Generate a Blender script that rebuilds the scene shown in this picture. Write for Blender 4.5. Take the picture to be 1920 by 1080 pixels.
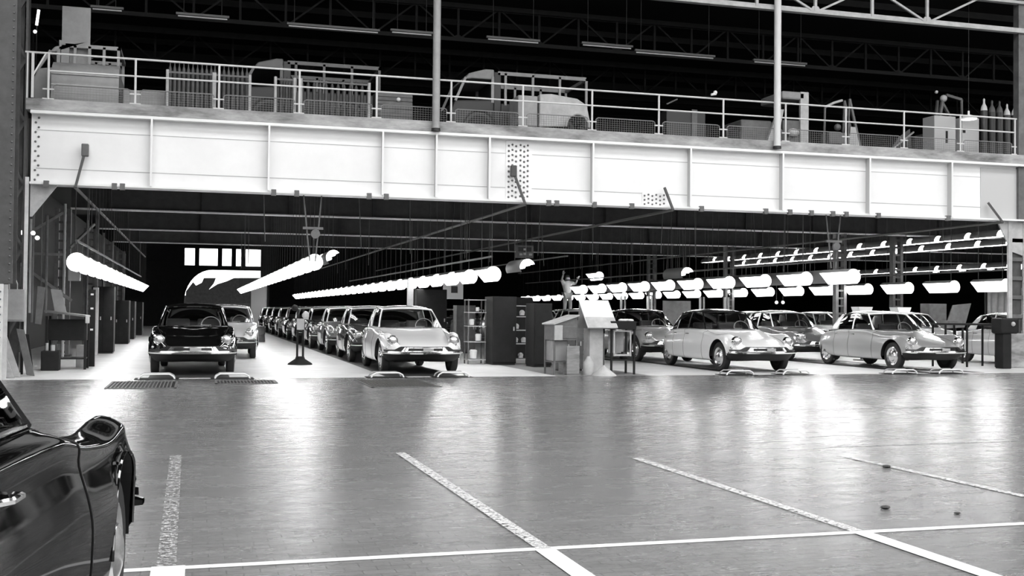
import bpy, math, random
import numpy as np
random.seed(7)
for _o in list(bpy.data.objects): bpy.data.objects.remove(_o)
SC = bpy.context.scene
COL = SC.collection

# ------------------------------------------------------------------ camera
# calibrated from the two vanishing points of the hall: +Y runs into the depth, +X along the girder
EYE = np.array([0.0, 0.0, 1.36])
_c = np.array([960.0, 540.0]); _v1 = np.array([368.0, 577.0]); _v2 = np.array([8250.0, 655.0])
FPX = math.sqrt(-float((_v1 - _c) @ (_v2 - _c)))
def _n(v): return v / np.linalg.norm(v)
_Y = _n(np.array([*(_v1 - _c), FPX])); _X = _n(np.array([*(_v2 - _c), FPX]))
_Z = _n(np.cross(_X, _Y)); _Z = -_Z if _Z[1] > 0 else _Z
RW = np.array([_X, _Y, _Z])                       # camera (right, down, forward) -> world
def ray(px, py): return RW @ np.array([px - 960.0, py - 540.0, FPX]) / FPX
def onY(px, py, Y): d = ray(px, py); return EYE + d * Y / d[1]
def onZ(px, py, Z=0.0): d = ray(px, py); return EYE + d * (Z - EYE[2]) / d[2]
cam = bpy.data.cameras.new('camera'); cam_o = bpy.data.objects.new('camera', cam); COL.objects.link(cam_o)
cam.sensor_width = 36.0; cam.lens = FPX / 1920 * 36.0; cam.clip_end = 400
from mathutils import Matrix, Vector
_r = RW @ np.diag([1, -1, -1])
_m = Matrix([[*_r[0], EYE[0]], [*_r[1], EYE[1]], [*_r[2], EYE[2]], [0, 0, 0, 1]])
cam_o.matrix_world = _m
SC.camera = cam_o

# ------------------------------------------------------------------ light and exposure
w = bpy.data.worlds.new('sky'); SC.world = w; w.use_nodes = True
w.node_tree.nodes['Background'].inputs[0].default_value = (1, 1, 1, 1)
w.node_tree.nodes['Background'].inputs[1].default_value = 0.25
SC.view_settings.view_transform = 'Standard'; SC.view_settings.look = 'None'
SC.view_settings.gamma = 1.0; SC.view_settings.use_curve_mapping = False
SC.view_settings.exposure = 0.0
SKYLIGHT = 6.5      # glazed roof strips over the front hall
REAR_FILL = 1.75        # added glowing panes behind the camera, unseen light for the girder
TUBE = 34.0         # fluorescent tubes
FARDAY = 3.0        # daylight at the far end

# ------------------------------------------------------------------ materials
MATS = {}
def g(v): return (v, v, v, 1)
def mat(name, v, rough=0.5, metal=0.0, coat=0.0, emit=0.0, spec=0.5, noise=0.0, nscale=4.0, stretch=(1, 1, 1), bump=0.0):
    if name in MATS: return MATS[name]
    m = bpy.data.materials.new(name); m.use_nodes = True; nt = m.node_tree
    b = nt.nodes['Principled BSDF']
    b.inputs['Base Color'].default_value = g(v); b.inputs['Roughness'].default_value = rough
    b.inputs['Metallic'].default_value = metal; b.inputs['Coat Weight'].default_value = coat
    b.inputs['Coat Roughness'].default_value = 0.04; b.inputs['Specular IOR Level'].default_value = spec
    if emit:
        b.inputs['Emission Color'].default_value = g(1); b.inputs['Emission Strength'].default_value = emit
    if noise or bump:
        tc = nt.nodes.new('ShaderNodeTexCoord'); mp = nt.nodes.new('ShaderNodeMapping')
        mp.inputs['Scale'].default_value = stretch
        nz = nt.nodes.new('ShaderNodeTexNoise'); nz.inputs['Scale'].default_value = nscale
        nz.inputs['Detail'].default_value = 6; nz.inputs['Roughness'].default_value = .65
        nt.links.new(tc.outputs['Object'], mp.inputs[0]); nt.links.new(mp.outputs[0], nz.inputs['Vector'])
        if noise:
            r = nt.nodes.new('ShaderNodeMapRange'); r.inputs[1].default_value = .3; r.inputs[2].default_value = .7
            r.inputs[3].default_value = v * (1 - noise); r.inputs[4].default_value = min(1, v * (1 + noise))
            nt.links.new(nz.outputs[0], r.inputs[0]); nt.links.new(r.outputs[0], b.inputs['Base Color'])
        if bump:
            bp = nt.nodes.new('ShaderNodeBump'); bp.inputs['Strength'].default_value = bump
            nt.links.new(nz.outputs[0], bp.inputs['Height']); nt.links.new(bp.outputs[0], b.inputs['Normal'])
    MATS[name] = m
    return m
def glass_mat(name, tint=.75, refl=1.0):
    m = bpy.data.materials.new(name); m.use_nodes = True; nt = m.node_tree
    for n in list(nt.nodes):
        if n.type != 'OUTPUT_MATERIAL': nt.nodes.remove(n)
    out = [n for n in nt.nodes if n.type == 'OUTPUT_MATERIAL'][0]
    t = nt.nodes.new('ShaderNodeBsdfTransparent'); t.inputs[0].default_value = g(tint)
    gl = nt.nodes.new('ShaderNodeBsdfGlossy'); gl.inputs['Roughness'].default_value = .02
    fr = nt.nodes.new('ShaderNodeFresnel'); fr.inputs[0].default_value = 1.5
    mx = nt.nodes.new('ShaderNodeMixShader')
    nt.links.new(fr.outputs[0], mx.inputs[0]); nt.links.new(t.outputs[0], mx.inputs[1]); nt.links.new(gl.outputs[0], mx.inputs[2])
    nt.links.new(mx.outputs[0], out.inputs[0]); MATS[name] = m
    return m

def front_floor():
    m = bpy.data.materials.new('wood_block_floor'); m.use_nodes = True; nt = m.node_tree; b = nt.nodes['Principled BSDF']
    L = nt.links.new
    tc = nt.nodes.new('ShaderNodeTexCoord')
    br = nt.nodes.new('ShaderNodeTexBrick'); br.inputs['Scale'].default_value = 1.0
    br.inputs['Color1'].default_value = g(.98); br.inputs['Color2'].default_value = g(.86); br.inputs['Mortar'].default_value = g(.66)
    br.inputs['Brick Width'].default_value = .17; br.inputs['Row Height'].default_value = .085; br.inputs['Mortar Size'].default_value = .004
    L(tc.outputs['Object'], br.inputs['Vector'])
    def noise(scale, sx, sy, det=6):
        mp = nt.nodes.new('ShaderNodeMapping'); mp.inputs['Scale'].default_value = (sx, sy, 1)
        nz = nt.nodes.new('ShaderNodeTexNoise'); nz.inputs['Scale'].default_value = scale; nz.inputs['Detail'].default_value = det
        nz.inputs['Roughness'].default_value = .7
        L(tc.outputs['Object'], mp.inputs[0]); L(mp.outputs[0], nz.inputs['Vector']); return nz
    def rng(n, a, c, lo, hi):
        r = nt.nodes.new('ShaderNodeMapRange'); r.inputs[1].default_value = a; r.inputs[2].default_value = c
        r.inputs[3].default_value = lo; r.inputs[4].default_value = hi; L(n.outputs[0], r.inputs[0]); return r
    def mul(a, c):
        x = nt.nodes.new('ShaderNodeMath'); x.operation = 'MULTIPLY'; L(a, x.inputs[0]); L(c, x.inputs[1]); return x
    n1 = rng(noise(1.2, .5, 1.6), .3, .7, .82, 1.16)        # broad wear
    n2 = rng(noise(9, .35, 2.2, 8), .3, .7, .78, 1.2)       # smears running along the girder
    n3 = rng(noise(26, .5, 2.0, 3), .66, .74, 1.0, 1.75)     # pale scuffs
    n4 = rng(noise(21, .45, 1.9, 3), .22, .31, .45, 1.0)      # dark spots
    c = mul(mul(mul(n1.outputs[0], n2.outputs[0]).outputs[0], n3.outputs[0]).outputs[0], n4.outputs[0])
    c = mul(c.outputs[0], br.outputs[0])
    k = nt.nodes.new('ShaderNodeMath'); k.operation = 'MULTIPLY'; L(c.outputs[0], k.inputs[0]); k.inputs[1].default_value = .135
    L(k.outputs[0], b.inputs['Base Color'])
    r = rng(noise(3, .6, 2), .3, .7, .20, .31); L(r.outputs[0], b.inputs['Roughness'])
    b.inputs['Specular IOR Level'].default_value = .5
    bp = nt.nodes.new('ShaderNodeBump'); bp.inputs['Strength'].default_value = .12; bp.inputs['Distance'].default_value = .01
    L(noise(14, .4, 3, 4).outputs[0], bp.inputs['Height']); L(bp.outputs[0], b.inputs['Normal'])
    MATS['front_floor'] = m
    return m
def worn_paint():
    m = bpy.data.materials.new('worn_line_paint'); m.use_nodes = True; nt = m.node_tree; b = nt.nodes['Principled BSDF']
    b.inputs['Base Color'].default_value = g(.62); b.inputs['Roughness'].default_value = .5
    tr = nt.nodes.new('ShaderNodeBsdfTransparent'); mx = nt.nodes.new('ShaderNodeMixShader')
    nz = nt.nodes.new('ShaderNodeTexNoise'); nz.inputs['Scale'].default_value = 26; nz.inputs['Detail'].default_value = 9; nz.inputs['Roughness'].default_value = .75
    tc = nt.nodes.new('ShaderNodeTexCoord'); nt.links.new(tc.outputs['Object'], nz.inputs['Vector'])
    return m, nt, b, tr, mx, nz
def worn(name, lo, hi, v=.62):
    m, nt, b, tr, mx, nz = worn_paint(); m.name = name; b.inputs['Base Color'].default_value = g(v)
    r = nt.nodes.new('ShaderNodeMapRange'); r.inputs[1].default_value = lo; r.inputs[2].default_value = hi
    nt.links.new(nz.outputs[0], r.inputs[0]); nt.links.new(r.outputs[0], mx.inputs[0])
    nt.links.new(tr.outputs[0], mx.inputs[1]); nt.links.new(b.outputs[0], mx.inputs[2])
    nt.links.new(mx.outputs[0], [n for n in nt.nodes if n.type == 'OUTPUT_MATERIAL'][0].inputs[0])
    return m

M = dict(
    floor=front_floor(), line=worn('line_paint', .32, .40), line_worn=worn('faded_line_paint', .42, .56, .55), line_faded=worn('scuffed_line_paint', .50, .62, .5), faint=worn('faint_line_paint', .5, .66, .34),
    shopfloor=mat('pale_concrete', .62, .42, noise=.14, nscale=1.3, spec=.5), belt=mat('dark_belt_and_shade', .035, .5, noise=.4, nscale=6, stretch=(1, 3, 1)), darkfloor=mat('oily_concrete', .2, .45, noise=.3, nscale=2),
    girder=mat('white_girder_paint', .80, .55, noise=.05, nscale=.8), girder_seam=mat('seam_groove_line', .42, .7), rivet=mat('rivet_shade_dark', .12, .6),
    stiff=mat('stiffener_shade_grey', .5, .6), ledge=mat('stained_concrete', .3, .85, noise=.6, nscale=1.8, stretch=(.6, 1, 2)),
    rail=mat('rail_paint', .62, .5), wire=mat('wire_mesh', .2, .6), dark=mat('dark_steel', .012, .65, noise=.3, spec=.22), darker=mat('matt_black', .012, .8),
    ceil=mat('dark_ceiling', .022, .9), beam=mat('beam_steel', .03, .6, noise=.3), beamfl=mat('beam_flange_lit', .6, .4, noise=.2), gloom=mat('dark_truss', .012, .8), mid=mat('mid_steel', .11, .55, noise=.3),
    lightsteel=mat('light_steel', .42, .5, noise=.2), column=mat('column_paint', .06, .6, noise=.3), colwhite=mat('column_white', .6, .6, noise=.15),
    tube=mat('lit_tube', 1, emit=TUBE), refl=mat('reflector_white', .85, .5), hood=mat('reflector_outside', .16, .5), bracket=mat('hanger_wire', .05, .6),
    tyre=mat('tyre_rubber', .012, .75), chrome=mat('chrome', .75, .12, metal=1), hub=mat('wheel_cover_metal', .62, .22, metal=1),
    lens=mat('lamp_lens', .55, .12, metal=.7, coat=1), black=mat('black_trim', .01, .45), under=mat('underbody_and_valance_shade', .012, .7), plate=mat('plate_grey', .35, .5),
    seat=mat('seat_cloth', .16, .9), cabin=mat('cabin_dark', .03, .8), wheelw=mat('steering_rim', .55, .35),
    glass=glass_mat('car_glass', .72), white=mat('white_enamel', .8, .4), paper=mat('paper_white', .78, .7), wood=mat('old_wood', .22, .75, noise=.35, nscale=3, stretch=(1, 1, 6)),
    palewood=mat('pale_board', .42, .7, noise=.3, nscale=2.5, stretch=(1, 1, 5)), box=mat('carton', .42, .85), grey=mat('machine_grey', .3, .5, noise=.15), cyl=mat('cylinder_dark', .05, .45), cylsh=mat('cylinder_shoulder', .75, .35),
    van=mat('van_lit', .1, .45, noise=.1), vandark=mat('van_dark', .03, .5), sky=mat('skylight_pane', 1, emit=SKYLIGHT), rear_fill=mat('rear_fill_pane', 1, emit=REAR_FILL),
    farday=mat('far_daylight', 1, emit=FARDAY), skin=mat('skin', .38, .6), coat=mat('work_coat', .75, .9), trouser=mat('trousers', .3, .9), hair=mat('hair', .03, .7), cable=mat('cable', .06, .6),
    vangrey=mat('van_grey', .27, .5, noise=.15), duct=mat('duct_sheet', .28, .45, noise=.2, nscale=2), strip=mat('unlit_strip', .16, .5))
def _lowior(m):
    m.node_tree.nodes['Principled BSDF'].inputs['IOR'].default_value = 1.33; return m
def lacquer(name, v, k):
    m = bpy.data.materials.new(name); m.use_nodes = True; nt = m.node_tree
    for n in list(nt.nodes):
        if n.type != 'OUTPUT_MATERIAL': nt.nodes.remove(n)
    out = [n for n in nt.nodes if n.type == 'OUTPUT_MATERIAL'][0]
    d = nt.nodes.new('ShaderNodeBsdfDiffuse'); d.inputs[0].default_value = g(v)
    gl = nt.nodes.new('ShaderNodeBsdfGlossy'); gl.inputs['Roughness'].default_value = .05
    mx = nt.nodes.new('ShaderNodeMixShader'); mx.inputs[0].default_value = k
    nt.links.new(d.outputs[0], mx.inputs[1]); nt.links.new(gl.outputs[0], mx.inputs[2]); nt.links.new(mx.outputs[0], out.inputs[0])
    MATS[name] = m
    return m
def paint(name, v, rough=.3): return mat(name, v, rough, coat=1.0, spec=.5)
PA = dict(white=paint('ivory_paint', .72), black=lacquer('black_lacquer', .003, .19), grey=paint('grey_paint', .27), slate=paint('slate_paint', .12), dark=paint('dark_paint', .035, .2),
          silver=paint('silver_paint', .42), roofw=paint('white_roof_paint', .8), roofk=mat('black_roof_paint', .008, .2, spec=.4), pale=paint('pale_grey_paint', .5))

# ------------------------------------------------------------------ mesh helpers
class MB:
    def __init__(s): s.v = []; s.f = []; s.m = []
    def add(s, vs, fs, mi=0):
        o = len(s.v); s.v += [tuple(map(float, p)) for p in vs]; s.f += [tuple(i + o for i in f) for f in fs]; s.m += [mi] * len(fs); return s
    def box(s, x0, x1, y0, y1, z0, z1, mi=0):
        return s.add([(x0, y0, z0), (x1, y0, z0), (x1, y1, z0), (x0, y1, z0), (x0, y0, z1), (x1, y0, z1), (x1, y1, z1), (x0, y1, z1)],
                     [(0, 3, 2, 1), (4, 5, 6, 7), (0, 1, 5, 4), (1, 2, 6, 5), (2, 3, 7, 6), (3, 0, 4, 7)], mi)
    def cbox(s, c, d, mi=0): return s.box(c[0] - d[0] / 2, c[0] + d[0] / 2, c[1] - d[1] / 2, c[1] + d[1] / 2, c[2] - d[2] / 2, c[2] + d[2] / 2, mi)
    def bar(s, p, q, w_, h_=None, mi=0):          # square bar from p to q
        return s.tube([p, q], w_ / 2 * 1.414, 4, mi, h=h_)
    def tube(s, path, r, n=8, mi=0, closed=False, h=None, caps=True):
        P = [np.array(p, float) for p in path]; rings = []; N = len(P)
        rr = r if hasattr(r, '__len__') else [r] * N
        up = None; base = len(s.v); vs = []
        for i, p in enumerate(P):
            if closed: t = P[(i + 1) % N] - P[i - 1]
            else: t = P[min(i + 1, N - 1)] - P[max(i - 1, 0)]
            t = t / (np.linalg.norm(t) + 1e-9)
            if up is None:
                a = np.array([0, 0, 1.0]) if abs(t[2]) < .9 else np.array([0, 1.0, 0])
                u = np.cross(t, a)
            else: u = up - t * (up @ t)
            u = u / (np.linalg.norm(u) + 1e-9); v = np.cross(t, u); up = u
            for k in range(n):
                a = 2 * math.pi * (k + .5) / n
                vs.append(p + rr[i] * (u * math.cos(a) + v * math.sin(a)))
        fs = []
        for i in range(N if closed else N - 1):
            j = (i + 1) % N
            for k in range(n): fs.append((i * n + k, i * n + (k + 1) % n, j * n + (k + 1) % n, j * n + k))
        if caps and not closed: fs += [tuple(range(n))[::-1], tuple(range((N - 1) * n, N * n))]
        return s.add(vs, fs, mi)
    def cyl(s, p, q, r, n=16, mi=0): return s.tube([p, q], r, n, mi)
    def lathe(s, prof, c=(0, 0, 0), axis='z', n=20, mi=0):     # prof: (radius, along)
        vs = []; fs = []
        for r, a in prof:
            for k in range(n):
                t = 2 * math.pi * k / n; x, y = r * math.cos(t), r * math.sin(t)
                p = (x, y, a) if axis == 'z' else ((a, x, y) if axis == 'x' else (x, a, y))
                vs.append((p[0] + c[0], p[1] + c[1], p[2] + c[2]))
        for i in range(len(prof) - 1):
            for k in range(n): fs.append((i * n + k, i * n + (k + 1) % n, (i + 1) * n + (k + 1) % n, (i + 1) * n + k))
        return s.add(vs, fs, mi)
    def grid(s, P, mi=0, flip=False):
        R = len(P); Cn = len(P[0]); vs = [p for row in P for p in row]; fs = []
        for i in range(R - 1):
            for j in range(Cn - 1):
                q = (i * Cn + j, i * Cn + j + 1, (i + 1) * Cn + j + 1, (i + 1) * Cn + j); fs.append(q[::-1] if flip else q)
        return s.add(vs, fs, mi)
    def prism(s, poly, axis, a, b, mi=0):          # poly in the plane across the axis
        def put(p, t): return {'x': (t, p[0], p[1]), 'y': (p[0], t, p[1]), 'z': (p[0], p[1], t)}[axis]
        n = len(poly); vs = [put(p, a) for p in poly] + [put(p, b) for p in poly]
        fs = [tuple(range(n))[::-1], tuple(range(n, 2 * n))] + [(i, (i + 1) % n, n + (i + 1) % n, n + i) for i in range(n)]
        return s.add(vs, fs, mi)
    def ball(s, c, r, mi=0, n=10, sc=(1, 1, 1)):
        vs = []; fs = []
        for i in range(n // 2 + 1):
            ph = math.pi * i / (n // 2)
            for k in range(n):
                t = 2 * math.pi * k / n
                vs.append((c[0] + r * sc[0] * math.sin(ph) * math.cos(t), c[1] + r * sc[1] * math.sin(ph) * math.sin(t), c[2] + r * sc[2] * math.cos(ph)))
        for i in range(n // 2):
            for k in range(n): fs.append((i * n + k, (i + 1) * n + k, (i + 1) * n + (k + 1) % n, i * n + (k + 1) % n))
        return s.add(vs, fs, mi)
    def build(s, name, mats, parent=None, smooth=False, bevel=0, loc=None, solid=0, angle=40):
        me = bpy.data.meshes.new(name); me.from_pydata(s.v, [], s.f)
        for m_ in (mats if isinstance(mats, (list, tuple)) else [mats]): me.materials.append(m_)
        me.polygons.foreach_set('material_index', s.m)
        me.update(); me.validate()
        import bmesh
        bm = bmesh.new(); bm.from_mesh(me); bmesh.ops.remove_doubles(bm, verts=bm.verts, dist=1e-5)
        if smooth != 'keep': bmesh.ops.recalc_face_normals(bm, faces=bm.faces)
        bm.to_mesh(me); bm.free()
        o = bpy.data.objects.new(name, me); COL.objects.link(o)
        if parent is not None: o.parent = parent
        if loc is not None: o.location = loc
        if smooth:
            me.polygons.foreach_set('use_smooth', [True] * len(me.polygons))
            if smooth != 'all' and smooth != 'keep': me.set_sharp_from_angle(angle=math.radians(angle))
        if solid:
            md = o.modifiers.new('s', 'SOLIDIFY'); md.thickness = solid; md.offset = 0
        if bevel:
            md = o.modifiers.new('b', 'BEVEL'); md.width = bevel; md.segments = 2; md.limit_method = 'ANGLE'
        return o
def tag(o, label=None, cat=None, group=None, kind=None):
    if label: o['label'] = label
    if cat: o['category'] = cat
    if group: o['group'] = group
    if kind: o['kind'] = kind
    return o
def thing(name, label, cat, loc=(0, 0, 0), rz=0, group=None):
    o = bpy.data.objects.new(name, None); COL.objects.link(o); o.location = loc; o.rotation_euler = (0, 0, rz); o.empty_display_size = .2
    return tag(o, label, cat, group)
def struct(name, mb, m, smooth=False): return tag(mb.build(name, m, smooth=smooth), kind='structure')
KIDS = {}
def dup(root, loc, rz=0, label=None, group=None, remap=None, skip=()):
    r = root.copy(); COL.objects.link(r); r.location = loc; r.rotation_euler = (0, 0, rz)
    if label: r['label'] = label
    if group: r['group'] = group
    if 'group' in r and group is False: del r['group']
    def kids(a, b):
        for ch in list(a.children):
            if ch.name.split('.')[0] in skip: continue
            c = ch.copy(); COL.objects.link(c); c.parent = b
            if remap and c.type == 'MESH':
                for sl in c.material_slots:
                    if sl.material in remap:
                        new = remap[sl.material]; sl.link = 'OBJECT'; sl.material = new
            kids(ch, c)
    kids(root, r)
    return r
# ------------------------------------------------------------------ setting
GY = 24.44                                         # girder face
struct('floor', MB().box(-14, 48, -16, 22.1, -.2, 0), M['floor'])
struct('floor_workshop', MB().box(-3.6, 7.3, 22.1, 100, -.2, 0).box(9.4, 48, 22.1, 100, -.2, 0).box(-14, -3.6, 22.1, 100, -.2, 0)
       .box(7.3, 9.4, 27.6, 100, -.2, 0), M['shopfloor'])
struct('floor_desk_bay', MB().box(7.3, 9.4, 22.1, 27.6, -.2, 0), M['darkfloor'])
struct('floor_upper', MB().box(-8, 48, GY + .3, 50, 5.25, 5.58), M['darker'])
struct('ceiling_rear', MB().box(-14, 48, 50, 86.4, 7.4, 7.6), M['ceil'])
struct('trim_1', MB().box(-3.4, 21.2, GY - .12, GY + .3, 5.37, 5.60), M['ledge'])
# roof over the front hall with its glazed strips
rf = MB(); edges = [-16, -12.5, -9.5, -5.5, -2.5, 1.5, 4.5, 8.5, 11.5, 15.5, 18.5, 24.4]
for a, b in zip(edges[0::2], edges[1::2]): rf.box(-14, 48, a, b, 13, 13.15)
struct('ceiling', rf, M['dark'])
sk = MB()
for a, b in zip(edges[1::2], edges[2::2]): sk.box(-14, 48, a, b, 13.05, 13.1)
tag(sk.build('window_1', M['sky']), kind='structure')
struct('wall_rear', MB().box(-14, 48, -16.3, -16, 0, 4).box(-14, 48, -16.3, -16, 11.5, 13), M['mid'])
fw = MB()
for k in range(15): fw.box(-14 + k * 4.13, -14 + k * 4.13 + 3.6, -16.2, -16.1, 4, 11.5)
struct('window_2', fw, M['rear_fill'])  # unseen glowing panes, added to brighten the girder face
struct('wall_left', MB().box(-14.3, -14, -16, 100, 0, 13), M['dark'])
struct('wall_left_workshop', MB().box(-5.2, -5.0, 25.5, 86, 0, 5.25), M['darker'])  # very dark matt wall colour
struct('wall_right', MB().box(48, 48.3, -16, 100, 0, 13), M['dark'])
struct('ceiling_upper', MB().box(-14, 48, 24.4, 50.2, 12.4, 12.6), M['ceil'])
struct('wall_upper_back', MB().box(-14, 48, 49.9, 50.2, 5.3, 12.6), M['darker'])
# far end of the workshop: wall with an arched gateway and a glazed band above
FY = 86.0
a0 = onY(345, 570, FY)[0]; a1 = onY(488, 570, FY)[0]; zt = onY(400, 506, FY)[2]; zs = onY(345, 566, FY)[2]
band0 = onY(400, 498, FY)[2]; band1 = onY(400, 466, FY)[2]
fe = MB().box(-14, a0, FY, FY + .4, 0, 7.4).box(a1, 48, FY, FY + .4, 0, 7.4)
arc = [(a0, zt + .05)] + [(a0 + (1 - math.cos(t)) * 2.0, zs + (zt - zs) * math.sin(t)) for t in np.linspace(0, math.pi / 2, 10)] + [(a0 + 2.0, zt + .05)]
arc = [(a0, band0)] + arc[1:-1] + [(a1, zt), (a1, band0)]
fe.prism(arc, 'y', FY, FY + .4)
fe.box(a0, a1, FY, FY + .4, band1, 7.4)
struct('wall_far', fe, M['dark'])
for i, (x0, x1) in enumerate(((346, 365), (376, 408), (411, 434), (437, 452), (455, 484))):
    p = onY(x0, 466, FY); q = onY(x1, 498, FY)
    struct('window_%d' % (3 + i), MB().box(p[0], q[0], FY + .1, FY + .15, (p[2] + q[2]) / 2 + .05, p[2]).box(p[0] + .1, q[0] - .1, FY + .1, FY + .15, q[2], (p[2] + q[2]) / 2 - .05), M['farday'])
mm = MB()
for x0 in (365, 408, 434, 452): p = onY(x0, 466, FY); mm.box(p[0] + .02, p[0] + .35, FY, FY + .3, band0, band1)
struct('trim_2', mm, M['dark'])
# hall beyond the gateway
struct('window_8', MB().box(a0 - 14, a1 + 30, 118, 118.2, 2.6, 12), M['farday'])
struct('wall_beyond', MB().box(a0 - 14, a1 + 30, 117.6, 118, 0, 2.6), M['mid'])
struct('floor_beyond', MB().box(-14, 48, 100, 118, -.2, 0), M['shopfloor'])
zz = [(400, 480), (405, 395), (455, 330), (475, 355), (515, 335), (530, 302), (615, 302), (600, 340), (565, 383), (625, 345), (690, 325), (740, 302), (960, 302), (960, 480)]
P3 = [onY(240 + a / 3.725, 440 + b / 3.725, 104) for a, b in zz]
struct('trim_3', MB().prism([(p[0], p[2]) for p in P3], 'y', 104, 104.4), M['mid'])

# ------------------------------------------------------------------ girder and its columns
gd = thing('plate_girder', 'long white riveted steel girder carrying the upper floor across the hall', 'girder', (-3.3, GY, 3.85))
GX0, GX1 = -3.3, 21.0
def gx(px, py=300): return onY(px, py, GY)[0] + 3.3
MB().box(0, 24.3, 0, .05, .04, 1.46).build('web_plate', M['girder'], gd)
MB().box(0, 24.3, -.2, .3, 1.44, 1.50).build('top_flange', M['girder'], gd)
bf = MB().box(0, 24.3, -.16, .3, 0, .045)
for px in (88, 215, 230, 512, 555, 690, 722, 1025, 1040, 1110, 1180, 1310, 1430, 1475, 1515, 1555, 1580, 1640, 1770):
    x = gx(px, 380); bf.box(x - .05, x + .05, -.2, -.1, -.06, .07, 1)
bf.build('bottom_flange', [M['girder'], M['rivet']], gd)
MB().box(0.1, 24.2, -.006, 0, .33, .345).box(0.1, 24.2, -.006, 0, 1.12, 1.133).build('plate_seam', M['girder_seam'], gd)  # plate joints as thin greyer strips
for i, px in enumerate((285, 504, 716, 816, 915, 1108, 1290, 1462, 1624, 1777)):
    x = gx(px); MB().box(x - .014, x + .0, -.19, 0, .04, 1.44, 1).box(x - .03, x + .012, -.2, -.188, .04, 1.44).build('stiffener', [M['girder'], M['stiff']], gd)  # web greyer than the girder: side-face shade put into the colour
cp = MB().box(gx(948), gx(997), -.02, 0, .06, 1.42)
for c in range(6):
    for r in range(11):
        x = gx(948) + .07 + c * .087 + (.02 if c > 2 else 0); z = .12 + r * .118 + (.03 if c % 2 else 0); cp.lathe([(.0, -.05), (.018, -.045), (.027, -.02)], (x, 0, z), 'y', 8, 1)  # dome shading of each rivet put into the dark colour
cp.build('cover_plate', [M['girder'], M['rivet']], gd)
cp = MB().box(gx(1204), gx(1252), -.02, 0, .03, .36)
for c in range(6):
    for r in range(3):
        x = gx(1204) + .06 + c * .1; z = .08 + r * .1 + (.03 if c % 2 else 0); cp.lathe([(.0, -.05), (.018, -.045), (.025, -.02)], (x, 0, z), 'y', 8, 1)
cp.build('splice_plate', [M['girder'], M['rivet']], gd)
rv = MB()
for k in range(14): rv.lathe([(0, -.03), (.018, -.025), (.025, 0)], (.08 + .06 * (k % 2), 0, .1 + k * .098), 'y', 8)
for k in range(14): rv.lathe([(0, -.03), (.018, -.025), (.025, 0)], (24.1 + .06 * (k % 2), 0, .1 + k * .098), 'y', 8)
tag(rv.build('rivets', M['rivet'], gd), kind='stuff')
MB().box(gx(1838), 24.1, -.02, 0, .06, 1.38).build('end_patch', M['stiff'], gd)
MB().prism([(0.0, 0), (.52, 0), (.04, -.66), (0, -.66)], 'y', 0, .04).build('corner_gusset', M['lightsteel'], gd)
MB().prism([(24.3, 0), (23.5, 0), (23.95, -.8), (24.3, -.9)], 'y', 0, .04).build('corner_gusset', M['lightsteel'], gd)

def riveted_column(name, label, x0, x1, y0, y1, z0, z1, m, mrow=None, pitch=.14):
    t = thing(name, label, 'column', ((x0 + x1) / 2, (y0 + y1) / 2, z0))
    hx, hy, H = (x1 - x0) / 2, (y1 - y0) / 2, z1 - z0
    MB().box(-hx, hx, -hy, -hy + .03, 0, H).box(-hx, hx, hy - .03, hy, 0, H).box(-.02, .02, -hy, hy, 0, H).build('shaft', m, t)
    r = MB()
    for sx in (-1, 1):
        for k in range(int(H / pitch)): r.lathe([(0, -.025), (.014, -.02), (.02, 0)], (sx * (hx - .05), -hy, .08 + k * pitch), 'y', 6)
    r.build('rivets', mrow or M['rivet'], t)
    return t
riveted_column('riveted_column', 'dark riveted column at the left edge with white painted foot', -3.95, -3.25, 22.0, 22.5, 1.77, 13, M['column'])
t = riveted_column('riveted_column', 'white painted riveted column foot at far left beside electric box', -3.95, -3.39, 21.96, 22.5, 0, 1.76, M['colwhite'])
# the column carrying the girder's left end
lc = thing('lattice_column', 'lattice steel column under the left end of the white girder', 'column', (-3.4, GY + .15, 0))
MB().box(.0, .07, -.16, -.12, 0, 4.0).build('flange', M['colwhite'], lc)  # white colour stands in for the light on this flange
MB().box(-.36, -.1, .12, .16, 0, 12.4).box(-.05, .0, -.08, .2, 0, 12.4).build('web', M['column'], lc)
lt = MB()
for k in range(9):
    z = .6 + k * 1.3; lt.bar((-.38, 0, z), (-.04, 0, z + .65), .05).bar((-.04, 0, z + .65), (-.38, 0, z + 1.3), .05)
lt.build('lacing', M['column'], lc)
MB().box(-.44, -.38, -.1, .2, 0, 12.4).build('flange', M['column'], lc)
rc = thing('lattice_column', 'lattice steel column under the right end of the white girder', 'column', (20.75, GY + .1, 0))
MB().box(-.22, -.1, -.12, -.06, 0, 3.9).box(.25, .38, -.12, -.06, 0, 3.9).build('flange', M['lightsteel'], rc)
lt = MB()
for k in range(7): z = .3 + k * .5; lt.box(-.2, .35, -.1, -.05, z, z + .1)
lt.box(-.12, .25, -.04, .02, 0, 3.9, 1)
lt.build('lacing', [M['mid'], M['column']], rc)
MB().box(.03, .6, -.2, .0, 3.85, 12.4).build('upper_shaft', M['mid'], rc)
MB().box(-.3, .45, -.3, .3, 0, .9).build('plinth', M['ledge'], rc, bevel=.03)
# poles from the deck up
for i, (px, zb) in enumerate(((817, 5.42), (1456, 5.45))):
    x = onY(px, 200, GY - .2)[0]
    p = thing('steel_pole', ['tall grey steel pole standing left of the second van on the upper deck edge', 'tall bright steel pole at the right of the upper deck edge'][i], 'pole', (x, GY - .24, zb))
    MB().cyl((0, 0, 0), (0, 0, 7.5), .085, 20).build('shaft', [M['grey'], M['rail']][i], p, smooth=True)
    MB().cyl((0, 0, -.06), (0, 0, .0), .1, 16).build('base_socket', M['black'], p)

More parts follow.
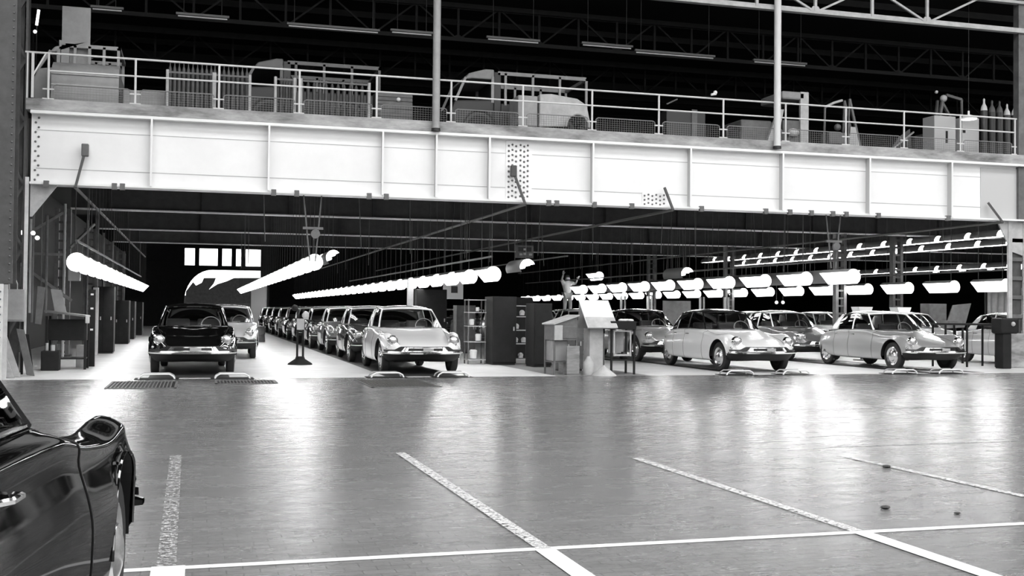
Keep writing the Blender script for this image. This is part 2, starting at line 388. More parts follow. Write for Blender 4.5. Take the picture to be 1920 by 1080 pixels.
# ------------------------------------------------------------------ deck edge guard rail
NP = 15; RX0 = onY(92, 100, GY)[0]; RXP = (onY(1902, 227, GY)[0] - RX0) / 14
gr = thing('guard_rail', 'white two-bar guard rail with wire mesh panels along the upper deck edge', 'railing', (RX0, GY - .02, 5.58))
MB().cyl((-.45, 0, .98), (14 * RXP + .3, 0, .98), .022, 8).build('top_bar', M['rail'], gr, smooth=True)
MB().cyl((0, 0, .62), (14 * RXP, 0, .62), .02, 8).build('middle_bar', M['rail'], gr, smooth=True)
for i in range(NP):
    MB().cyl((i * RXP, 0, -.05), (i * RXP, 0, .98), .024, 8).cyl((i * RXP - .11, 0, .24), (i * RXP + .11, 0, .24), .018, 6).cyl((i * RXP - .11, 0, .04), (i * RXP + .11, 0, .04), .018, 6).build('post', M['rail'], gr, smooth=True)
    if i < 14:
        a = i * RXP + .1; b = (i + 1) * RXP - .1; m_ = MB()
        m_.tube([(a, 0, -.02), (a, 0, .30), (a + .05, 0, .34), (b - .05, 0, .34), (b, 0, .30), (b, 0, -.02)], .012, 6, closed=True)
        k = a + .05
        while k < b - .02: m_.box(k - .0025, k + .0025, -.003, .003, -.02, .34); k += .06
        for z in np.arange(.03, .34, .05): m_.box(a, b, -.003, .003, z - .0025, z + .0025)
        m_.build('mesh_panel', M['wire'], gr)
MB().bar((-.3, 0, .98), (-.3, 0, .05), .05).bar((-.3, 0, .5), (-.05, 0, .98), .03).bar((-.4, 0, .0), (-.4, 0, .98), .03).build('end_bracket', M['rail'], gr)

# ------------------------------------------------------------------ truss at the top, roof steel
def truss(name, label, y, z0, z1, xa, xb, step, m, flip=0):
    t = thing(name, label, 'truss', (xa, y, z0)); H = z1 - z0; L = xb - xa
    MB().box(0, L, -.08, .08, 0, .06).box(0, L, -.01, .01, 0, .14).build('bottom_chord', m, t)
    MB().box(0, L, -.08, .08, H - .07, H).build('top_chord', m, t)
    a = MB(); n = int(L / step)
    for k in range(n):
        x = k * step; a.box(x - .035, x + .035, -.03, .03, 0, H)
        p, q = ((x, 0, H), (x + step, 0, .05)) if (k + flip) % 2 else ((x, 0, .05), (x + step, 0, H))
        a.bar(p, q, .05)
        if (k + flip) % 2: a.prism([(x + step - .18, .05), (x + step + .18, .05), (x + step + .07, .2), (x + step - .07, .2)], 'y', -.02, .02)
    a.build('lacing', m, t); return t
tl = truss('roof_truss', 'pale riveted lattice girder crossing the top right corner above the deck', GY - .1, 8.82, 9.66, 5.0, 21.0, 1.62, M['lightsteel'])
MB().box(8, 16, -.05, .12, .9, 1.5).build('fascia_plate', M['mid'], tl)
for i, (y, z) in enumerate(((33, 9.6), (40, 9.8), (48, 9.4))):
    truss('roof_truss', ['nearest dark roof truss in the gloom above the vans', 'middle dark roof truss in the gloom above the vans', 'farthest dark roof truss in the gloom above the vans'][i], y, z, z + 1.1, -8, 40, 1.3, M['gloom'], i)  # trusses in one very dark colour
for i, (x0, x1, py) in enumerate(((170, 232, 14), (330, 430, 27), (538, 712, 46), (732, 812, 58), (912, 1012, 71), (1090, 1186, 82), (1190, 1340, 96), (1412, 1512, 114))):
    p = onY(x0, py, 31); q = onY(x1, py, 31); zz = onY(800, 58, 31)[2]
    s_ = thing('strip_light', 'unlit strip light under the upper roof, number %s from the left' % ('one two three four five six seven eight'.split()[i]) if False else ['unlit ceiling strip beside the pale duct, top left', 'unlit ceiling strip above the racked cylinders, upper left', 'longest unlit ceiling strip, above the middle van', 'unlit ceiling strip just left of the grey pole', 'unlit ceiling strip above the right van cab', 'unlit ceiling strip above the right van body', 'unlit ceiling strip right of the right van', 'unlit ceiling strip crossing behind the bright pole'][i], 'light', (p[0], 31, p[2]))
    L = q[0] - p[0]
    MB().box(0, L, -.05, .05, 0, .06).build('tray', M['strip'], s_); MB().cyl((.05, 0, -.03), (L - .05, 0, -.03), .02, 6).build('tube', M['refl'], s_)
    MB().cyl((.2, 0, .06), (.2, 0, 12.42 - p[2]), .01, 5).cyl((L - .2, 0, .06), (L - .2, 0, 12.42 - p[2]), .01, 5).build('hanger', M['bracket'], s_)
pu = MB()
for k, y in enumerate(np.arange(27, 49, 3.0)): pu.box(-10, 44, y, y + .14, 10.6 + (k % 2) * .3, 10.8 + (k % 2) * .3)
struct('trim_7', pu, M['dark'])
tiny = MB()
for px, py in ((1121, 62), (1195, 68), (1199, 68), (1086, 107), (1097, 105), (1124, 109)): p = onY(px, py, 49.5); tiny.cbox(p, (.16, .05, .1))
struct('window_9', tiny, M['farday'])

# ------------------------------------------------------------------ ceiling beams over the workshop
beam0 = None
for i, y in enumerate((32.1, 40.0, 47.8)):
    if beam0 is None:
        beam0 = thing('ceiling_beam', 'nearest dark steel ceiling beam over the assembly lines', 'beam', (-3.3, y, 4.0), group=None)
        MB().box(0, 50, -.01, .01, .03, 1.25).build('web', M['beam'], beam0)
        MB().box(0, 50, -.14, .14, 0, .035).build('bottom_flange', M['beamfl'], beam0)  # pale flange colour stands in for lamp light from below
        st = MB()
        for k in range(18): st.box(2.4 * k + 1, 2.4 * k + 1.02, -.12, .12, .03, 1.25)
        st.build('stiffeners', M['beam'], beam0); tag(beam0.children[-1], kind='stuff')
    else: dup(beam0, (-3.3, y, 4.0), 0, ['', 'second dark steel ceiling beam over the assembly lines', 'third dark steel ceiling beam over the assembly lines', 'fourth dark steel ceiling beam over the assembly lines', 'fifth dark steel ceiling beam over the assembly lines', 'farthest dark steel ceiling beam over the assembly lines'][i])
c0 = None
for i, (x, y) in enumerate(((20.4, 32.1), (20.4, 40.0), (20.4, 47.8), (22.9, 32.6), (-3.45, 32.1), (-3.45, 40), (-3.45, 47.8), (-3.45, 55.6))):
    lab = ['nearer laced column rising behind the white-roofed grey saloon', 'laced column seen just right of the black-roofed white saloon', 'farthest laced column behind the right assembly lines', 'dark laced column just right of the nearer pale one',
           'first laced column of the left wall, behind the work table', 'second laced column of the left wall', 'third laced column of the left wall', 'farthest laced column of the left wall'][i]
    if c0 is None:
        c0 = thing('laced_column', lab, 'column', (x, y, 0))
        MB().box(-.24, -.14, -.1, .1, 0, 4).build('flange', M['mid'], c0); MB().box(.06, .16, -.1, .1, 0, 4).build('flange', M['mid'], c0)
        m_ = MB()
        for k in range(16): m_.box(-.15, .07, -.08, -.06, .1 + k * .25, .16 + k * .25)
        m_.build('lacing', M['column'], c0); MB().box(-.3, .22, -.16, .16, 0, .06).build('foot_plate', M['column'], c0)
    else: dup(c0, (x, y, 0), 0, lab, remap={M['mid']: M['column'], M['lightsteel']: M['column']} if i == 3 else None)
# ------------------------------------------------------------------ the streamlined saloon
def curve(tab):
    t = np.array(tab, float); xs, ys = t[:, 0], t[:, 1]
    h_ = np.diff(xs); d = np.diff(ys) / h_; mk = np.zeros(len(xs)); mk[0] = d[0]; mk[-1] = d[-1]
    for i in range(1, len(xs) - 1):
        if d[i - 1] * d[i] > 0:
            w1, w2 = 2 * h_[i] + h_[i - 1], h_[i] + 2 * h_[i - 1]; mk[i] = (w1 + w2) / (w1 / d[i - 1] + w2 / d[i])
    def f(x):
        x = min(max(x, xs[0]), xs[-1]); i = min(max(np.searchsorted(xs, x) - 1, 0), len(xs) - 2)
        t_ = (x - xs[i]) / h_[i]; t2, t3 = t_ * t_, t_ ** 3
        return (2 * t3 - 3 * t2 + 1) * ys[i] + (t3 - 2 * t2 + t_) * h_[i] * mk[i] + (-2 * t3 + 3 * t2) * ys[i + 1] + (t3 - t2) * h_[i] * mk[i + 1]
    return f
fw_ = curve([(0, .70), (.05, .77), (.12, .815), (.25, .85), (.5, .885), (1.0, .895), (1.6, .893), (2.4, .88), (3.0, .86), (3.5, .82), (4.0, .765), (4.4, .69), (4.65, .60), (4.76, .53), (4.83, .44)])
fzb = curve([(0, .43), (.06, .37), (.15, .31), (.3, .27), (.6, .25), (1.2, .235), (2.5, .235), (3.6, .245), (4.0, .27), (4.4, .33), (4.7, .40), (4.83, .47)])
fzc = curve([(0, .50), (.02, .56), (.06, .592), (.12, .62), (.25, .668), (.45, .725), (.7, .78), (1.0, .838), (1.3, .908), (1.55, .975), (1.9, 1.0), (3.8, 1.02), (4.05, .985), (4.3, .92), (4.5, .85), (4.65, .78), (4.76, .69), (4.83, .54)])
fxf = curve([(0, .58), (.1, .645), (.25, .675), (.5, .695), (1.0, .725), (1.6, .755), (2.4, .765), (3.2, .75), (3.8, .70), (4.3, .60), (4.7, .46), (4.83, .36)])
fzf = curve([(0, .50), (.02, .575), (.06, .66), (.11, .735), (.18, .795), (.28, .850), (.42, .880), (.6, .883), (1.0, .864), (1.5, .895), (1.9, .955), (2.4, .965), (3.0, .955), (3.5, .93), (4.0, .88), (4.4, .81), (4.65, .73), (4.77, .64), (4.83, .52)])
fxv = curve([(0, .44), (.2, .49), (.6, .545), (1.0, .60), (1.5, .665), (1.9, .705), (2.4, .715), (3.0, .70), (3.5, .665), (4.0, .59), (4.4, .47), (4.83, .27)])
fzv = curve([(0, .50), (.02, .557), (.06, .588), (.12, .615), (.25, .66), (.45, .712), (.7, .762), (1.0, .812), (1.5, .900), (1.8, .962), (2.4, .968), (3.0, .958), (3.5, .94), (4.0, .905), (4.3, .85), (4.65, .755), (4.77, .66), (4.83, .53)])
def bow(s, x):
    y = s
    if s < 1.4: y += .42 * x * x * (1 - s / 1.4) ** 2
    if s > 3.6: y -= .55 * x * x * ((s - 3.6) / 1.24) ** 2
    return y
def section(s):
    W, zb, zc, xf, zf, xv, zv = fw_(s), fzb(s), fzc(s), fxf(s), fzf(s), fxv(s), fzv(s)
    zm = min(.56, zb + .58 * (zf - zb))
    kn = max(0, 1 - s / .6)
    P = [(0, zb + .01), (.45 * W, zb + .0), ((.80 - .16 * kn) * W, zb), ((.935 - .12 * kn) * W, zb + .02), (.985 * W, zb + .38 * (zm - zb)), (W, zm), (W - .012, zm + .38 * (zf - .05 - zm)),
         (W - .05, zm + .8 * (zf - .04 - zm)), ((W * .6 + xf * .4), zf - .03), (xf, zf), ((xf + xv) / 2, zf * .42 + zv * .58), (xv, zv), (xv * .62, zv + (zc - zv) * .62), (xv * .3, zv + (zc - zv) * .93), (0, zc)]
    P = np.array(P); out = []; n = len(P)
    for i in range(n - 1):
        p0, p1, p2, p3 = P[max(i - 1, 0)], P[i], P[i + 1], P[min(i + 2, n - 1)]
        for k in range(4):
            t = k / 4; out.append(.5 * ((2 * p1) + (p2 - p0) * t + (2 * p0 - 5 * p1 + 4 * p2 - p3) * t * t + (3 * p1 - p0 - 3 * p2 + p3) * t ** 3))
    out.append(P[-1]); out = np.array(out); out[:, 0] = np.maximum(out[:, 0], 0); return out
SS = [0, .008, .02, .035, .055, .08, .11, .145, .18, .22] + list(np.arange(.27, 4.6, .05)) + [4.6, 4.64, 4.68, 4.71, 4.74, 4.765, 4.785, 4.80, 4.815, 4.825, 4.83]
SEC = [section(s) for s in SS]
NT = len(SEC[0])                                    # 57 points, index 4*k is control k
AX, AZ, AR = .82, .36, .40                         # front wheel arch
Y0C = 2.4
def body_piece(sel, name, mt, parent, side=0):
    """faces of the lofted body for which sel(s, t, x) holds"""
    kept = {}; V = {}
    def pt(i, j):
        x, z = SEC[i][j]; return [x, bow(SS[i], x), z]
    hole = set(); faces = []
    for i in range(len(SS) - 1):
        for j in range(NT - 1):
            q = [(i, j), (i, j + 1), (i + 1, j + 1), (i + 1, j)]
            c = np.mean([pt(*k) for k in q], axis=0)
            inarch = j < 38 and c[0] > .5 and (c[1] - AX) ** 2 + (c[2] - AZ) ** 2 < AR ** 2
            if inarch: hole.update(q); continue
            if sel((SS[i] + SS[i + 1]) / 2, j, c): faces.append(q)
    mb = MB(); idx = {}; vs = []
    for q in faces:
        for k in q:
            if k not in idx:
                p = pt(*k)
                if k in hole and p[0] > .5:
                    dy, dz = p[1] - AX, p[2] - AZ; r = math.hypot(dy, dz)
                    if abs(r - AR) < .08: p[1] = AX + dy / r * AR; p[2] = AZ + dz / r * AR
                idx[k] = len(vs); vs.append((p[0], p[1] - Y0C, p[2]))
    fs = [tuple(idx[k] for k in q) for q in faces]
    if side >= 0: mb.add(vs, fs)
    if side <= 0: mb.add([(-a, b, c) for a, b, c in vs], [f[::-1] for f in fs])
    o = mb.build(name, mt, parent, smooth='all'); return o
def make_car(full=True):
    car = bpy.data.objects.new('saloon_car', None); COL.objects.link(car)
    body, roof = PA['grey'], PA['roofw']
    wsb = lambda x: 1.42 + .72 * x * x              # windscreen foot line
    cab = lambda s, t, c: t >= 44 and wsb(c[0]) + .04 < c[1] < 4.02 - .35 * c[0] ** 2
    under = lambda s, t, c: t < 10 or (t < 20 and c[1] < .62 and c[2] < .452)  # also takes the front valance, its shade put into the dark colour
    hood = lambda s, t, c: t >= 42 and c[1] < 1.50 + .6 * c[0] ** 2
    fdoor = lambda s, t, c: 1.62 < c[1] < 2.70 and 12 <= t < 44
    rdoor = lambda s, t, c: 2.70 <= c[1] < 3.44 and 12 <= t < 44
    boot = lambda s, t, c: t >= 44 and c[1] > 4.0 - .35 * c[0] ** 2
    ok = lambda s, t, c: not under(s, t, c) and not cab(s, t, c)
    for sd in (1, -1):
        rest = lambda s, t, c: ok(s, t, c) and not (hood(s, t, c) or fdoor(s, t, c) or rdoor(s, t, c) or boot(s, t, c))
        body_piece(lambda s, t, c: rest(s, t, c) and c[1] < 2.6, 'front_fender', body, car, sd)
        body_piece(lambda s, t, c: rest(s, t, c) and c[1] >= 2.6, 'rear_fender', body, car, sd)
        body_piece(lambda s, t, c: ok(s, t, c) and fdoor(s, t, c), 'front_door', body, car, sd)
        body_piece(lambda s, t, c: ok(s, t, c) and rdoor(s, t, c), 'rear_door', body, car, sd)
    body_piece(lambda s, t, c: ok(s, t, c) and hood(s, t, c), 'bonnet', body, car)
    body_piece(lambda s, t, c: ok(s, t, c) and boot(s, t, c), 'boot_lid', body, car)
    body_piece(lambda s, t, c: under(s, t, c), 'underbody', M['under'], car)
    Y = lambda s: s - Y0C
    for sd in (1, -1):
        for s0 in (1.62, 2.70, 3.44):
            sc = section(s0); pts = [(sd * (sc[j][0] + .0015), Y(bow(s0, sc[j][0])), sc[j][1] + .0008) for j in range(12, 44)]
            MB().tube(pts, .0035, 4).build('door_gap', M['black'], car)
        pts = []
        for s0 in np.arange(.1, 1.7, .06):
            sc = section(s0); pts.append((sd * sc[42][0], Y(bow(s0, sc[42][0])), sc[42][1] + .001))
        MB().tube(pts, .0035, 4).build('bonnet_gap', M['black'], car)
    # wheel arch liner and lip
    def xat(y):
        lo, hi = 0.0, 1.2
        for _ in range(30):
            m_ = (lo + hi) / 2
            if bow(m_, fw_(m_)) < y: lo = m_
            else: hi = m_
        return fw_(lo)
    for sx in (-1, 1):
        lm = MB(); lp = MB()
        a = np.linspace(-.05, math.pi + .05, 26)
        lm.grid([[(sx * (xat(AX + AR * math.cos(t)) - .02 if xx else .42), Y(AX + AR * 1.0 * math.cos(t)), AZ + AR * math.sin(t)) for t in a] for xx in (1, 0)])
        lm.add([(sx * .42, Y(AX + AR * math.cos(t)), AZ + AR * math.sin(t)) for t in a], [tuple(range(26))])
        lp.tube([(sx * (xat(AX + AR * math.cos(t)) - .006 - .02 * max(0, math.sin(t)) ** 3), Y(AX + AR * math.cos(t)), AZ + AR * math.sin(t)) for t in np.linspace(.08, math.pi - .08, 24)], .008, 6)
        lm.build('wheel_arch_liner', M['black'], car); lp.build('arch_lip', body, car, smooth=True)
    # wheels
    for sx in (-1, 1):
        for wy, tx, r in ((AX + .02, .745, .345), (3.945, .645, .335)):
            xo = sx * tx; s_ = sx
            tb = MB().lathe([(r * .62, -.07), (r * .9, -.08), (r * .985, -.06), (r, -.02), (r, .02), (r * .985, .06), (r * .9, .08), (r * .64, .075)], (xo, Y(wy), r), 'x', 28)
            tb.add([], []); w_ = tb.build('wheel', M['tyre'], car, smooth=True)
            pr = [(r * .66, .074), (r * .62, .085), (r * .50, .06), (r * .38, .075), (r * .34, .10), (r * .2, .115), (0, .12)]
            MB().lathe([(q, s_ * a) for q, a in pr], (xo, Y(wy), r), 'x', 24).build('wheel_cover', M['hub'], w_, smooth=True)
            MB().lathe([(r * .66, -s_ * .07), (0, -s_ * .05)], (xo, Y(wy), r), 'x', 20).build('wheel_disc', M['black'], w_)
    # greenhouse
    def ws(u, v): # windscreen
        b = np.array([.70 * u, 1.42 + .36 * u * u, .975 - .012 * u * u]); h = np.array([.565 * u, 2.02 + .19 * u * u, 1.392 - .03 * u * u])
        p = b + (h - b) * v; p[1] -= .035 * math.sin(math.pi * v); p[2] += .018 * math.sin(math.pi * v); p[1] -= Y0C; return p
    U = np.linspace(-1, 1, 17)
    MB().grid([[ws(u, v) for u in U] for v in np.linspace(0, 1, 7)]).build('windscreen', M['glass'], car, smooth='all')
    A_b, A_t = ws(1, 0), ws(1, 1)
    rx = curve([(2.0, .53), (2.2, .565), (2.7, .60), (3.1, .59), (3.4, .55), (3.62, .49)]); rz = curve([(2.0, 1.37), (2.2, 1.362), (2.7, 1.392), (3.1, 1.38), (3.4, 1.345), (3.62, 1.30)])
    rc_ = curve([(2.0, 1.398), (2.2, 1.425), (2.7, 1.455), (3.1, 1.445), (3.4, 1.41), (3.62, 1.365)])
    R = []
    for s in np.linspace(2.02, 3.62, 17):
        row = []
        for v in np.linspace(-1, 1, 15):
            sy = s + (.19 * v * v * max(0, 1 - (s - 2.02) / .5)) - (.16 * v * v * max(0, (s - 3.1) / .52))
            x = rx(sy) * v; z = rz(sy) + (rc_(s) - rz(s)) * (1 - abs(v) ** 2.6); row.append((x, Y(sy), z))
        R.append(row)
    rfm = MB().grid(R); rfm.tube([R[-1][j] for j in range(15)], .014, 6)
    rfm.build('roof', roof, car, smooth='all', solid=.012)
    def side(s, v, sx, x_in=0):  # belt to rail
        b = np.array([fxv(s) + .005 if s < 9 else 0, Y(s), .968 if s < 2.9 else fzv(s) + .005])
        return b
    belt = lambda s: np.array([fxv(s) + .012, Y(s), fzv(s) + .008])
    rail = lambda s: np.array([rx(s) + .004, Y(s), rz(s) - .004])
    cp_ = MB(); ch = MB(); pf = MB()
    for sx in (-1, 1):
        m = np.array([sx, 1, 1])
        def pane(name, b0, b1, t0, t1):
            P = []
            for v in np.linspace(0, 1, 5):
                row = []
                for u in np.linspace(0, 1, 7):
                    p = belt(b0 + (b1 - b0) * u) * (1 - v) + rail(t0 + (t1 - t0) * u) * v; p[0] += .02 * math.sin(math.pi * v); row.append(p * m)
                P.append(row)
            MB().grid(P).build(name, M['glass'], car, smooth='all')
        pane('front_side_window', 1.84, 2.66, 2.24, 2.66); pane('rear_side_window', 2.72, 3.44, 2.70, 3.26)
        # rear quarter pillar
        P = []
        for v in np.linspace(0, 1, 6):
            row = []
            for u in np.linspace(0, 1, 6):
                bb = belt(3.46 + .44 * u); tt = rail(3.28 + .28 * u); p = bb * (1 - v) + tt * v; p[0] += .022 * math.sin(math.pi * v); row.append(p * m)
            P.append(row)
        MB().grid(P).build('rear_quarter_panel', roof, car, smooth='all', solid=.015)
        pf.tube([A_b * m, (A_b * .5 + A_t * .5 + np.array([.004, 0, 0])) * m, A_t * m], [.026, .02, .02], 8)
        pf.tube([belt(2.69) * m, (belt(2.69) * .5 + rail(2.68) * .5 + np.array([.02, 0, 0])) * m, rail(2.68) * m], .02, 6)
        ch.tube([rail(s) * m for s in np.linspace(2.22, 3.3, 10)] + [((rail(3.3) * .5 + belt(3.46) * .5) + np.array([.02, 0, 0])) * m, belt(3.46) * m], .014, 6)
        ch.tube([belt(s) * m for s in np.linspace(1.8, 3.9, 16)], .009, 6)
    pf.tube([ws(u, 1) for u in U], .02, 8)
    ch.tube([ws(u, 0) for u in U], .010, 6)
    pf.build('windscreen_frame', PA['roofw'], car, smooth=True); ch.build('window_trim', M['chrome'], car, smooth=True)
    P = []
    for v in np.linspace(0, 1, 6):
        row = []
        for u in U:
            b = np.array([.60 * u, 4.06 - .17 * u * u, .985 - .06 * u * u]); h = np.array([.475 * u, 3.62 - .08 * u * u, 1.362 - .062 * u * u]); p = b * (1 - v) + h * v; p[1] += .03 * math.sin(math.pi * v); row.append((p[0], Y(p[1]), p[2]))
        P.append(row)
    MB().grid(P).build('rear_window', M['glass'], car, smooth='all')
    # cabin
    c_ = MB(); c_.box(-.66, .66, Y(1.75), Y(3.9), .32, .34); c_.box(-.68, -.66, Y(1.75), Y(3.9), .32, .93); c_.box(.66, .68, Y(1.75), Y(3.9), .32, .93)
    c_.box(-.66, .66, Y(3.88), Y(3.9), .32, .93); c_.box(-.66, .66, Y(1.72), Y(1.78), .4, .95)
    c_.build('cabin_lining', M['cabin'], car)
    d = MB().prism([(Y(1.70), .80), (Y(1.86), .80), (Y(1.86), .93), (Y(1.72), .955)], 'x', -.62, .62); d.build('dashboard', M['cabin'], car, bevel=.02)
    for sx in (-1, 1):
        s_ = MB().prism([(Y(2.50), .45), (Y(2.62), .45), (Y(2.80), 1.10), (Y(2.70), 1.13)], 'x', sx * .33 - .25, sx * .33 + .25)
        s_.box(sx * .33 - .25, sx * .33 + .25, Y(2.1), Y(2.55), .42, .58); s_.build('front_seat', M['seat'], car, bevel=.04)
    s_ = MB().prism([(Y(3.45), .45), (Y(3.6), .45), (Y(3.78), 1.05), (Y(3.66), 1.07)], 'x', -.6, .6).box(-.6, .6, Y(3.0), Y(3.5), .42, .56)
    s_.build('rear_bench', M['seat'], car, bevel=.04)
    ww = MB(); c = np.array([.36, Y(1.98), .985])
    ww.tube([(c[0] + .20 * math.cos(t), c[1] + .20 * math.sin(t) * .42, c[2] + .20 * math.sin(t) * .90) for t in np.linspace(0, 2 * math.pi, 24, endpoint=False)], .011, 6, closed=True)
    ww.tube([(c[0] - .19, c[1], c[2]), c, (c[0], c[1] - .22, c[2] - .1)], .010, 6)
    ww.build('steering_wheel', M['wheelw'], car, smooth=True)
    # front bumper and intake
    fy = lambda x, o=0: Y(.42 * x * x - .015 - o)
    bp = MB(); X_ = np.linspace(-.86, .86, 31)
    prof = [(-.05, -.028), (-.06, 0), (-.045, .028), (-.0, .034), (.0, -.034)]
    P = []
    for x in X_:
        k = 1 - .55 * max(0, (abs(x) - .7) / .16) ** 2; z = .462; P.append([(x, fy(x) + a, z + b * k) for a, b in prof] + [(x, fy(x) + prof[0][0], z + prof[0][1] * k)])
    bp.grid(P); bp.build('front_bumper', M['chrome'], car, smooth=True)
    sl = MB(); X_ = np.linspace(-.84, .84, 41)
    sl.grid([[(x, fy(x) - .004, .49) for x in X_], [(x, fy(x) - .004 + .012, .528 if abs(x) > .62 else (.528 + (.065) * min(1, (.62 - abs(x)) / .10))) for x in X_]])
    sl.build('bumper_gap', M['black'], car)
    su = MB(); xs = np.linspace(-.50, .50, 21)
    su.grid([[(x, fy(x) - .030, .488) for x in xs], [(x * .86, fy(x) - .026, .575) for x in xs], [(x * .86, fy(x) + .03, .58) for x in xs]])
    su.build('intake_surround', M['chrome'], car, smooth=True)
    xs = np.linspace(-.37, .37, 17)
    MB().grid([[(x, fy(x) - .036, .503) for x in xs], [(x * .97, fy(x) - .034, .560) for x in xs]]).build('air_intake', M['black'], car)
    MB().box(-.06, .16, Y(-.062), Y(-.054), .50, .562).build('number_plate', M['plate'], car)
    for sx in (-1, 1):
        # headlamp in the fender nose
        hx, hz, hy = sx * .655, .712, Y(.235)
        h_ = MB().lathe([(.112, .09), (.112, .0), (.104, -.018), (.094, -.012), (.092, .0)], (hx, hy, hz), 'y', 24)
        ho = h_.build('headlamp', M['chrome'], car, smooth=True)
        MB().lathe([(.093, .0), (.085, -.018), (.06, -.034), (.03, -.042), (0, -.045)], (hx, hy, hz), 'y', 20).build('lens', M['lens'], ho, smooth=True)
        MB().lathe([(.03, .03), (.03, 0), (.02, -.015), (0, -.02)], (sx * .775, Y(.285), .565), 'y', 12).build('side_lamp', M['lens'], car, smooth=True)
    for sx in (-1, 1):
        for s in (2.5, 3.3): MB().tube([(sx * (fw_(s) - .04), Y(s) - .06, .845), (sx * (fw_(s) - .012), Y(s) - .04, .848), (sx * (fw_(s) - .012), Y(s) + .06, .848), (sx * (fw_(s) - .04), Y(s) + .08, .845)], .011, 6).build('door_handle', M['chrome'], car, smooth=True)
    # rear bumper
    P = []
    for x in np.linspace(-.62, .62, 21):
        y = Y(4.83 - .55 * x * x * .98 + .02); P.append([(x, y + a, .47 + b) for a, b in ((0, -.035), (.045, -.02), (.045, .02), (0, .035))])
    MB().grid(P).build('rear_bumper', M['chrome'], car, smooth=True)
    return car
car0 = make_car()
G_, RW_ = PA['grey'], PA['roofw']
def paintjob(body, roof, frame=None):
    return {G_: PA[body], RW_: PA[roof]}
ROWS = {'A': 0.0, 'B': 4.62, 'C': 12.53, 'D': 17.3, 'E': 22.1}
CARS = []
small = ('door_gap', 'bonnet_gap', 'door_handle', 'side_lamp', 'dashboard', 'cabin_lining', 'arch_lip', 'bumper_gap', 'wheel_disc', 'number_plate')
def car_at(x, y, body, roof, label, group=None, rz=0, far=False, remap=None):
    c = dup(car0, (x, y + Y0C, 0), rz, label, group, remap=remap or paintjob(body, roof), skip=small if far else ())
    c['category'] = 'car'; return c
car_at(-.05, 23.0, 'black', 'black', 'black saloon car facing the camera alone at the head of the left aisle')
car_at(.85, 30.2, 'white', 'roofw', 'white saloon car half hidden behind the black saloon in the left aisle', rz=-.06)
car_at(4.62, 22.75, 'white', 'roofw', 'ivory saloon car heading the long file of cars in the centre')
tones = ['dark', 'slate', 'dark', 'slate', 'dark', 'grey', 'dark', 'slate', 'dark']
for i in range(9):
    lab = ['second car of the centre file, directly behind the ivory saloon', 'third car of the centre file, dark paint', 'fourth car of the centre file, seen nose to tail behind the third', 'fifth car of the centre file, left of the ivory saloon'][i] if i < 4 else 'small distant saloon car at the far end of the long centre file'
    car_at(4.62, 22.75 + 5.1 * (i + 1), tones[i], 'roofw' if i % 2 else 'pale', lab, group=None if i < 4 else 'distant cars of the centre file', far=i > 3)
car_at(12.53, 22.65, 'white', 'roofk', 'ivory saloon car with a black roof, right of the desks')
rowc = ['grey', 'slate', 'pale', 'dark', 'grey', 'slate', 'pale']
for i in range(7):
    lab = 'grey saloon car just behind and left of the black-roofed ivory saloon' if i == 0 else ('third car of the black-roofed saloon file, behind the sloping desk' if i == 1 else 'distant saloon car in the file behind the black-roofed saloon')
    car_at(12.53, 22.65 + 5.1 * (i + 1), rowc[i], 'roofw' if i else 'roofk', lab, group=None if i < 2 else 'distant cars behind the black-roofed saloon', far=i > 2)
car_at(17.25, 22.75, 'grey', 'roofw', 'mid grey saloon car with a white roof at the front right')
for i, b in enumerate(('slate', 'pale', 'grey', 'dark', 'slate')):
    lab = 'dark grey saloon car with pale roof between the two front cars on the right' if i == 0 else 'distant saloon car in the file behind the white-roofed grey saloon'
    car_at(17.25, 22.75 + 5.1 * (i + 1), b, 'roofw', lab, group=None if i == 0 else 'distant cars behind the white-roofed grey saloon', far=i > 2)
for i, b in enumerate(('silver', 'pale', 'white', 'grey', 'silver')):
    lab = ['silver saloon car cut off at the right behind the work table', 'second car of the rightmost file, hidden behind the grey saloon', 'white-roofed saloon car seen past the rear of the front grey saloon', 'fourth car of the rightmost file', 'farthest car of the rightmost file'][i]
    car_at(22.3, 23.6 + 5.1 * i, b, 'roofw', lab, far=i > 2)
for x, wide, lab in ((-.05, 1, 'dark slat conveyor in the floor under the black saloon'), (4.55, 1, 'dark slat conveyor in the floor under the centre file of cars'), (12.53, 0, 'pair of dark floor strips painting the shadow under the black-roofed saloon file'), (17.25, 0, 'pair of dark floor strips painting the shadow under the white-roofed grey saloon file')):
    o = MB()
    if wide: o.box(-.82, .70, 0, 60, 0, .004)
    else: o.box(-.86, -.52, 0, 50, 0, .004).box(.52, .86, 0, 50, 0, .004)  # narrow pairs paint the shadow strips under the wheels
    tag(o.build('conveyor_and_shade_strip', M['belt'], loc=(x, 22.35, 0)), lab, 'conveyor')
# the black car in the left foreground, facing into the hall
fc = dup(car0, (0, 0, 0), 0, 'glossy black saloon car in the left foreground, only its front right side in view', remap=paintjob('black', 'black'))
fc['category'] = 'car'
hd_ = math.radians(174)
fc.rotation_euler = (0, 0, hd_)
FCX, FCY = -1.30, 3.40
fc.location = (FCX, FCY, 0)
# remove the pattern car
def kill(o):
    for ch in list(o.children): kill(ch)
    bpy.data.objects.remove(o)
kill(car0)
